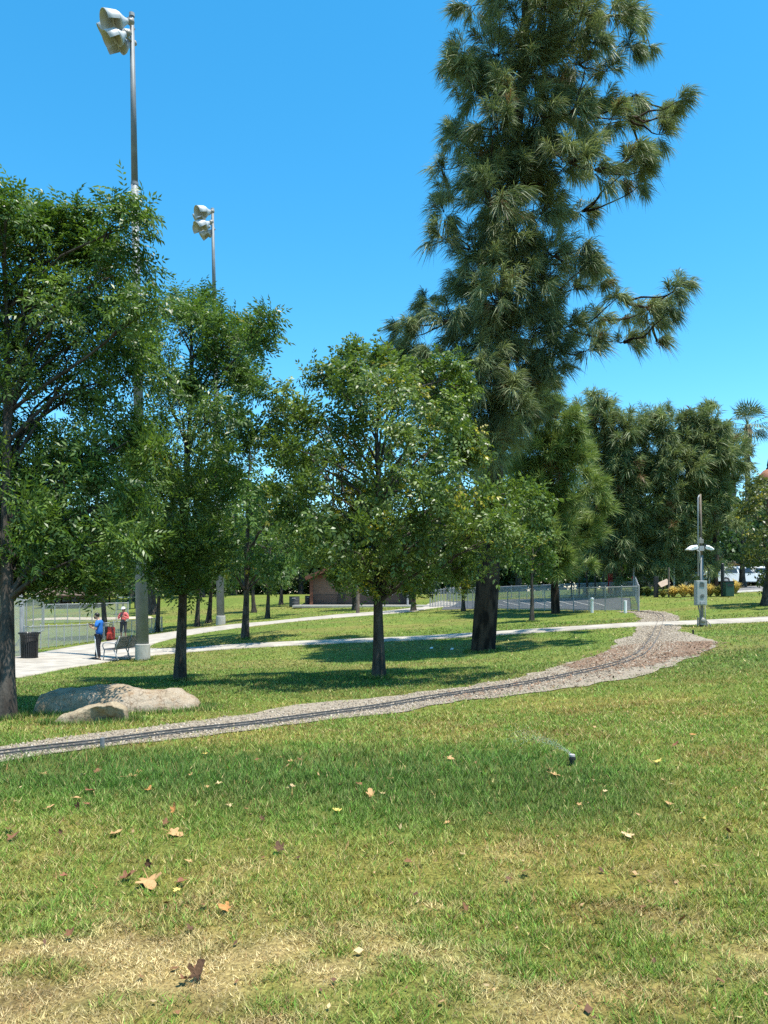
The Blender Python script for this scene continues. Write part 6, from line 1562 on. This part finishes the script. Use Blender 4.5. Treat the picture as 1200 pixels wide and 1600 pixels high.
LV = [('tan',68,1213,13,.3,0,'small tan dry leaf, leftmost on the dark green watered band'),('brown',97,1214,11,.6,0,'small brown leaf between two tan ones, left on the watered band'),('pale',128,1215,15,1.1,0,'pale cupped leaf standing up, left on the dark green watered band'),
('brown',152,1209,16,.3,0,'flat brown leaf above the tan pair on the watered band'),('tan',203,1215,22,.5,0,'wide tan leaf of a touching pair on the watered band'),('tan',217,1209,13,1.0,0,'curled tan leaf, the upper of a touching pair on the watered band'),
('orange',230,1237,22,1.0,0,'orange brown curled leaf lying below the tan pair'),('red',140,1238,20,.3,0,'flat red brown leaf on the left edge of the watered band'),('tan',118,1251,17,.3,0,'flat tan leaf right above an upright dark leaf, at left'),('dark',122,1266,12,1.6,75,'small dark leaf standing upright on the left lawn'),
('red',136,1261,15,.4,0,'red brown leaf touching the upright dark leaf, at left'),('tan',77,1266,16,.3,0,'flat faded tan leaf left of the upright dark leaf'),('tan',297,1214,11,1.0,0,'small curled tan leaf alone in the middle of the watered band'),('yellow',319,1181,10,.4,0,'small yellowish leaf, the topmost leaf near the gravel'),
('orange',272,1271,17,1.5,55,'orange cupped leaf standing tilted in the green lawn'),('brown',258,1291,13,1.0,30,'brown curled leaf leaning on a tan leaf in the left lawn'),('tan',270,1304,25,.6,0,'wide tan leaf under a brown curled leaf in the left lawn'),('tan',180,1306,22,.2,0,'flat sunken tan leaf half in the grass at left'),
('brown',15,1298,22,.9,20,'brown curled leaf, the upper of two at the left picture edge'),('brown',20,1312,26,.9,10,'big brown leaf, the lower of two at the left picture edge'),('dark',95,1307,10,1.4,60,'tiny dark curled leaf alone on the left lawn'),('tan',323,1233,12,.5,0,'tan leaf, lower left of two small ones in the watered band'),
('pale',342,1227,12,.6,0,'pale small leaf, upper right of two in the watered band'),('tan',385,1226,17,1.1,0,'tan folded leaf in the middle of the watered band'),('pale',358,1262,13,.3,0,'pale flat leaf at the lower rim of the watered band'),('pale',457,1233,18,1.1,0,'bright pale cupped leaf with a dark underside in the watered band'),
('brown',532,1229,18,.7,0,'brown leaf, the larger of two brown ones mid lawn in the watered band'),('red',560,1229,14,.3,0,'reddish flat leaf right of the larger brown one in the watered band'),('tan',580,1246,19,1.1,25,'tan curled leaf of a pair at the right of the watered band'),('pale',596,1242,14,.6,0,'pale narrow leaf touching the tan curled one at the band'),
('yellow',527,1271,15,.2,0,'yellow flat leaf just under the watered band'),('dark',410,1285,11,1.2,40,'small dark crumpled leaf below the watered band'),('brown',522,1292,14,.7,0,'brown small leaf below the yellow flat leaf'),('dark',437,1332,21,1.1,35,'dark brown folded leaf alone in mid foreground'),
('tan',295,1351,17,.5,15,'tan narrow leaf lying above the red brown ones in the foreground'),('dark',231,1358,16,1.7,70,'dark leaf standing upright behind the big tan leaf'),('brown',196,1375,26,1.0,10,'brown crumpled leaf at the left side of the big tan leaf'),('tan',232,1378,46,.45,0,'biggest tan leaf with spread lobes in the left foreground'),
('red',102,1374,14,.9,20,'small red brown leaf at far left in the foreground'),('red',282,1384,22,.4,0,'flat red brown leaf right of the biggest tan leaf'),('yellow',277,1397,14,.4,0,'yellow small leaf under the flat red brown one'),('brown',259,1418,15,1.0,20,'brown curled leaf in the left foreground, below the yellow one'),
('tan',234,1428,14,.8,30,'tan tilted leaf on dry grass, below the biggest tan leaf'),('brown',317,1420,17,.3,0,'brown flat leaf sunk in grass left of the orange tan leaf'),('orange',354,1426,22,.8,25,'orange tan lobed leaf in the lower left foreground'),('brown',107,1468,19,1.0,45,'brown leaf leaning diagonally in the lower left grass'),
('dark',297,1458,14,.7,15,'small dark leaf above the bare straw patch'),('dark',308,1530,36,1.3,35,'big dark curled leaf on the straw patch, right of a touching pair'),('brown',289,1537,22,1.0,20,'medium brown leaf on the straw patch, left of a touching pair'),('tan',440,1186,14,.5,0,'tan leaf, left of three near the top of the watered band'),
('tan',458,1192,13,.5,0,'tan leaf, middle of three near the top of the watered band'),('brown',470,1189,13,.5,0,'brown leaf, right of three near the top of the watered band'),('red',400,1191,9,.4,0,'tiny red brown leaf left of three near the top of the watered band'),('tan',702,1187,13,.5,0,'tan leaf on dark green grass left of the water spray'),
('tan',867,1214,20,.4,0,'tan flat leaf just below the sprinkler head'),('brown',857,1205,13,.3,0,'brown small leaf between the sprinkler and a tan flat leaf'),('yellow',1028,1193,16,.4,0,'yellow leaf right of the sprinkler'),('red',1055,1197,11,.4,0,'red brown leaf just right of the yellow leaf'),
('red',1055,1167,13,.9,20,'dark red brown leaf above the yellow leaf at the right'),('orange',1083,1151,12,.3,0,'faint orange leaf, uppermost on the right lawn'),('pale',945,1240,9,.6,0,'pale tiny leaf below the sprinkler, to its right'),('tan',1045,1259,16,.4,0,'tan flat leaf on the right lawn, above two yellow tan ones'),
('yellow',1096,1282,20,.7,0,'yellow tan leaf, the one left above a brown and tan folded leaf at right'),('pale',981,1307,22,.6,0,'pale tan leaf alone at the right centre of the lawn'),('brown',1140,1306,21,1.1,30,'brown and tan folded leaf near the right edge'),('red',822,1366,22,.2,0,'flat red brown leaf sunk in mid grass, right of centre'),
('brown',727,1427,15,1.2,60,'brown leaf standing on edge in the middle foreground'),('dark',1022,1511,10,1.0,40,'tiny dark leaf on the straw patch at right'),('tan',1195,1238,14,.5,0,'tan leaf cut by the right picture edge'),('tan',905,1261,11,.7,0,'tan small leaf under the sprinkler, lower left of the tan flat one'),
('tan',610,1221,10,.4,0,'small tan leaf at the right end of the dark band, near the pair'),('yellow',687,1223,8,.6,0,'tiny yellow leaf on the dark band right of the middle'),('red',815,1172,9,.5,0,'tiny red leaf in the grass behind the water spray'),('tan',700,1290,12,.3,0,'faded tan leaf in the middle of the lawn'),
('brown',640,1352,14,.4,0,'brown faded leaf in the middle lawn, above the standing one')]
for i, (c, px, py, w, curl, tilt, lab) in enumerate(LV):
    p = G(px, py + w*0.12); size = w/F*p.y*1.18
    W, Fs = leaf_shape(i, curl)
    me = bpy.data.meshes.new('fallen_leaf'); me.from_pydata([tuple(Vector(v)*size) for v in W], [], Fs); me.materials.append(LM[c])
    o = put('fallen_leaf', me); rr_ = random.Random(i*7+1)
    o.rotation_euler = (R(tilt)+rr_.uniform(-.25,.25), rr_.uniform(-.3,.3), rr_.uniform(0, 6.28) if tilt < 40 else rr_.uniform(-.7,.7)); o.location = p + Vector((0,0,0.026 + size*0.12*math.sin(R(tilt)) + (0.008 if curl < .5 else 0.0)))
    tag(o, lab, 'leaf', 'fallen sycamore leaves on the lawn')
# scraps of white litter in the shade of the pine
for px, py, lab in [(674,1014.5,'tiny white scrap in the pine shade, left of two'),(706,1016,'tiny white scrap in the pine shade, next to the pine trunk on its left'),(771,1009,'tiny white scrap at the right foot of the pine trunk')]:
    p = G(px, py); m = MB().add([(-.05,-.03,0),(.05,-.035,.01),(.055,.03,.05),(-.04,.035,.03),(0,0,.06)], [(0,1,4),(1,2,4),(2,3,4),(3,0,4)]); o = m.build('paper_scrap', M['white']); o.location = p + Vector((0,0,.02)); tag(o, lab, 'paper scrap', 'white scraps under the pine')

# crumbled bits of dry leaf among the blades
g = np.random.default_rng(404); n = 900
yb = np.sqrt(2.6**2 + g.random(n)*(10.5**2 - 2.6**2)); xb = (g.random(n)-0.5)*(yb*1.15+0.6)
kp = fbm(xb*0.9, yb*0.9, 55) + 0.25*g.random(n) > 0.52; xb, yb = xb[kp], yb[kp]
for q in POLYS[:3]:
    kq = ~in_poly(xb, yb, q); xb, yb = xb[kq], yb[kq]
n = len(xb); zb_ = gz(xb, yb) + 0.012 + 0.014*g.random(n)
an = g.random(n)*2*math.pi; L1 = 0.008 + 0.020*g.random(n)**2; W1 = L1*(0.4+0.5*g.random(n))
d = np.stack([np.cos(an), np.sin(an), g.normal(size=n)*0.35], 1)*L1[:,None]; s_ = np.stack([-np.sin(an), np.cos(an), g.normal(size=n)*0.35], 1)*W1[:,None]; p = np.stack([xb, yb, zb_], 1)
V = np.stack([p-d, p-s_*0.8, p+d*0.9+np.array([0,0,0.004]), p+s_], 1).reshape(-1,3)
T = np.array([[0.40,0.25,0.12],[0.22,0.11,0.05],[0.12,0.06,0.035],[0.50,0.37,0.19]])[g.integers(0,4,n)]*(0.7+0.5*g.random((n,1)))
tag(put('leaf_litter', mesh_np('leaf_litter', V, [np.arange(4*n).reshape(-1,4)], M['dryleaf'], np.repeat(T,4,0))), kind='stuff')
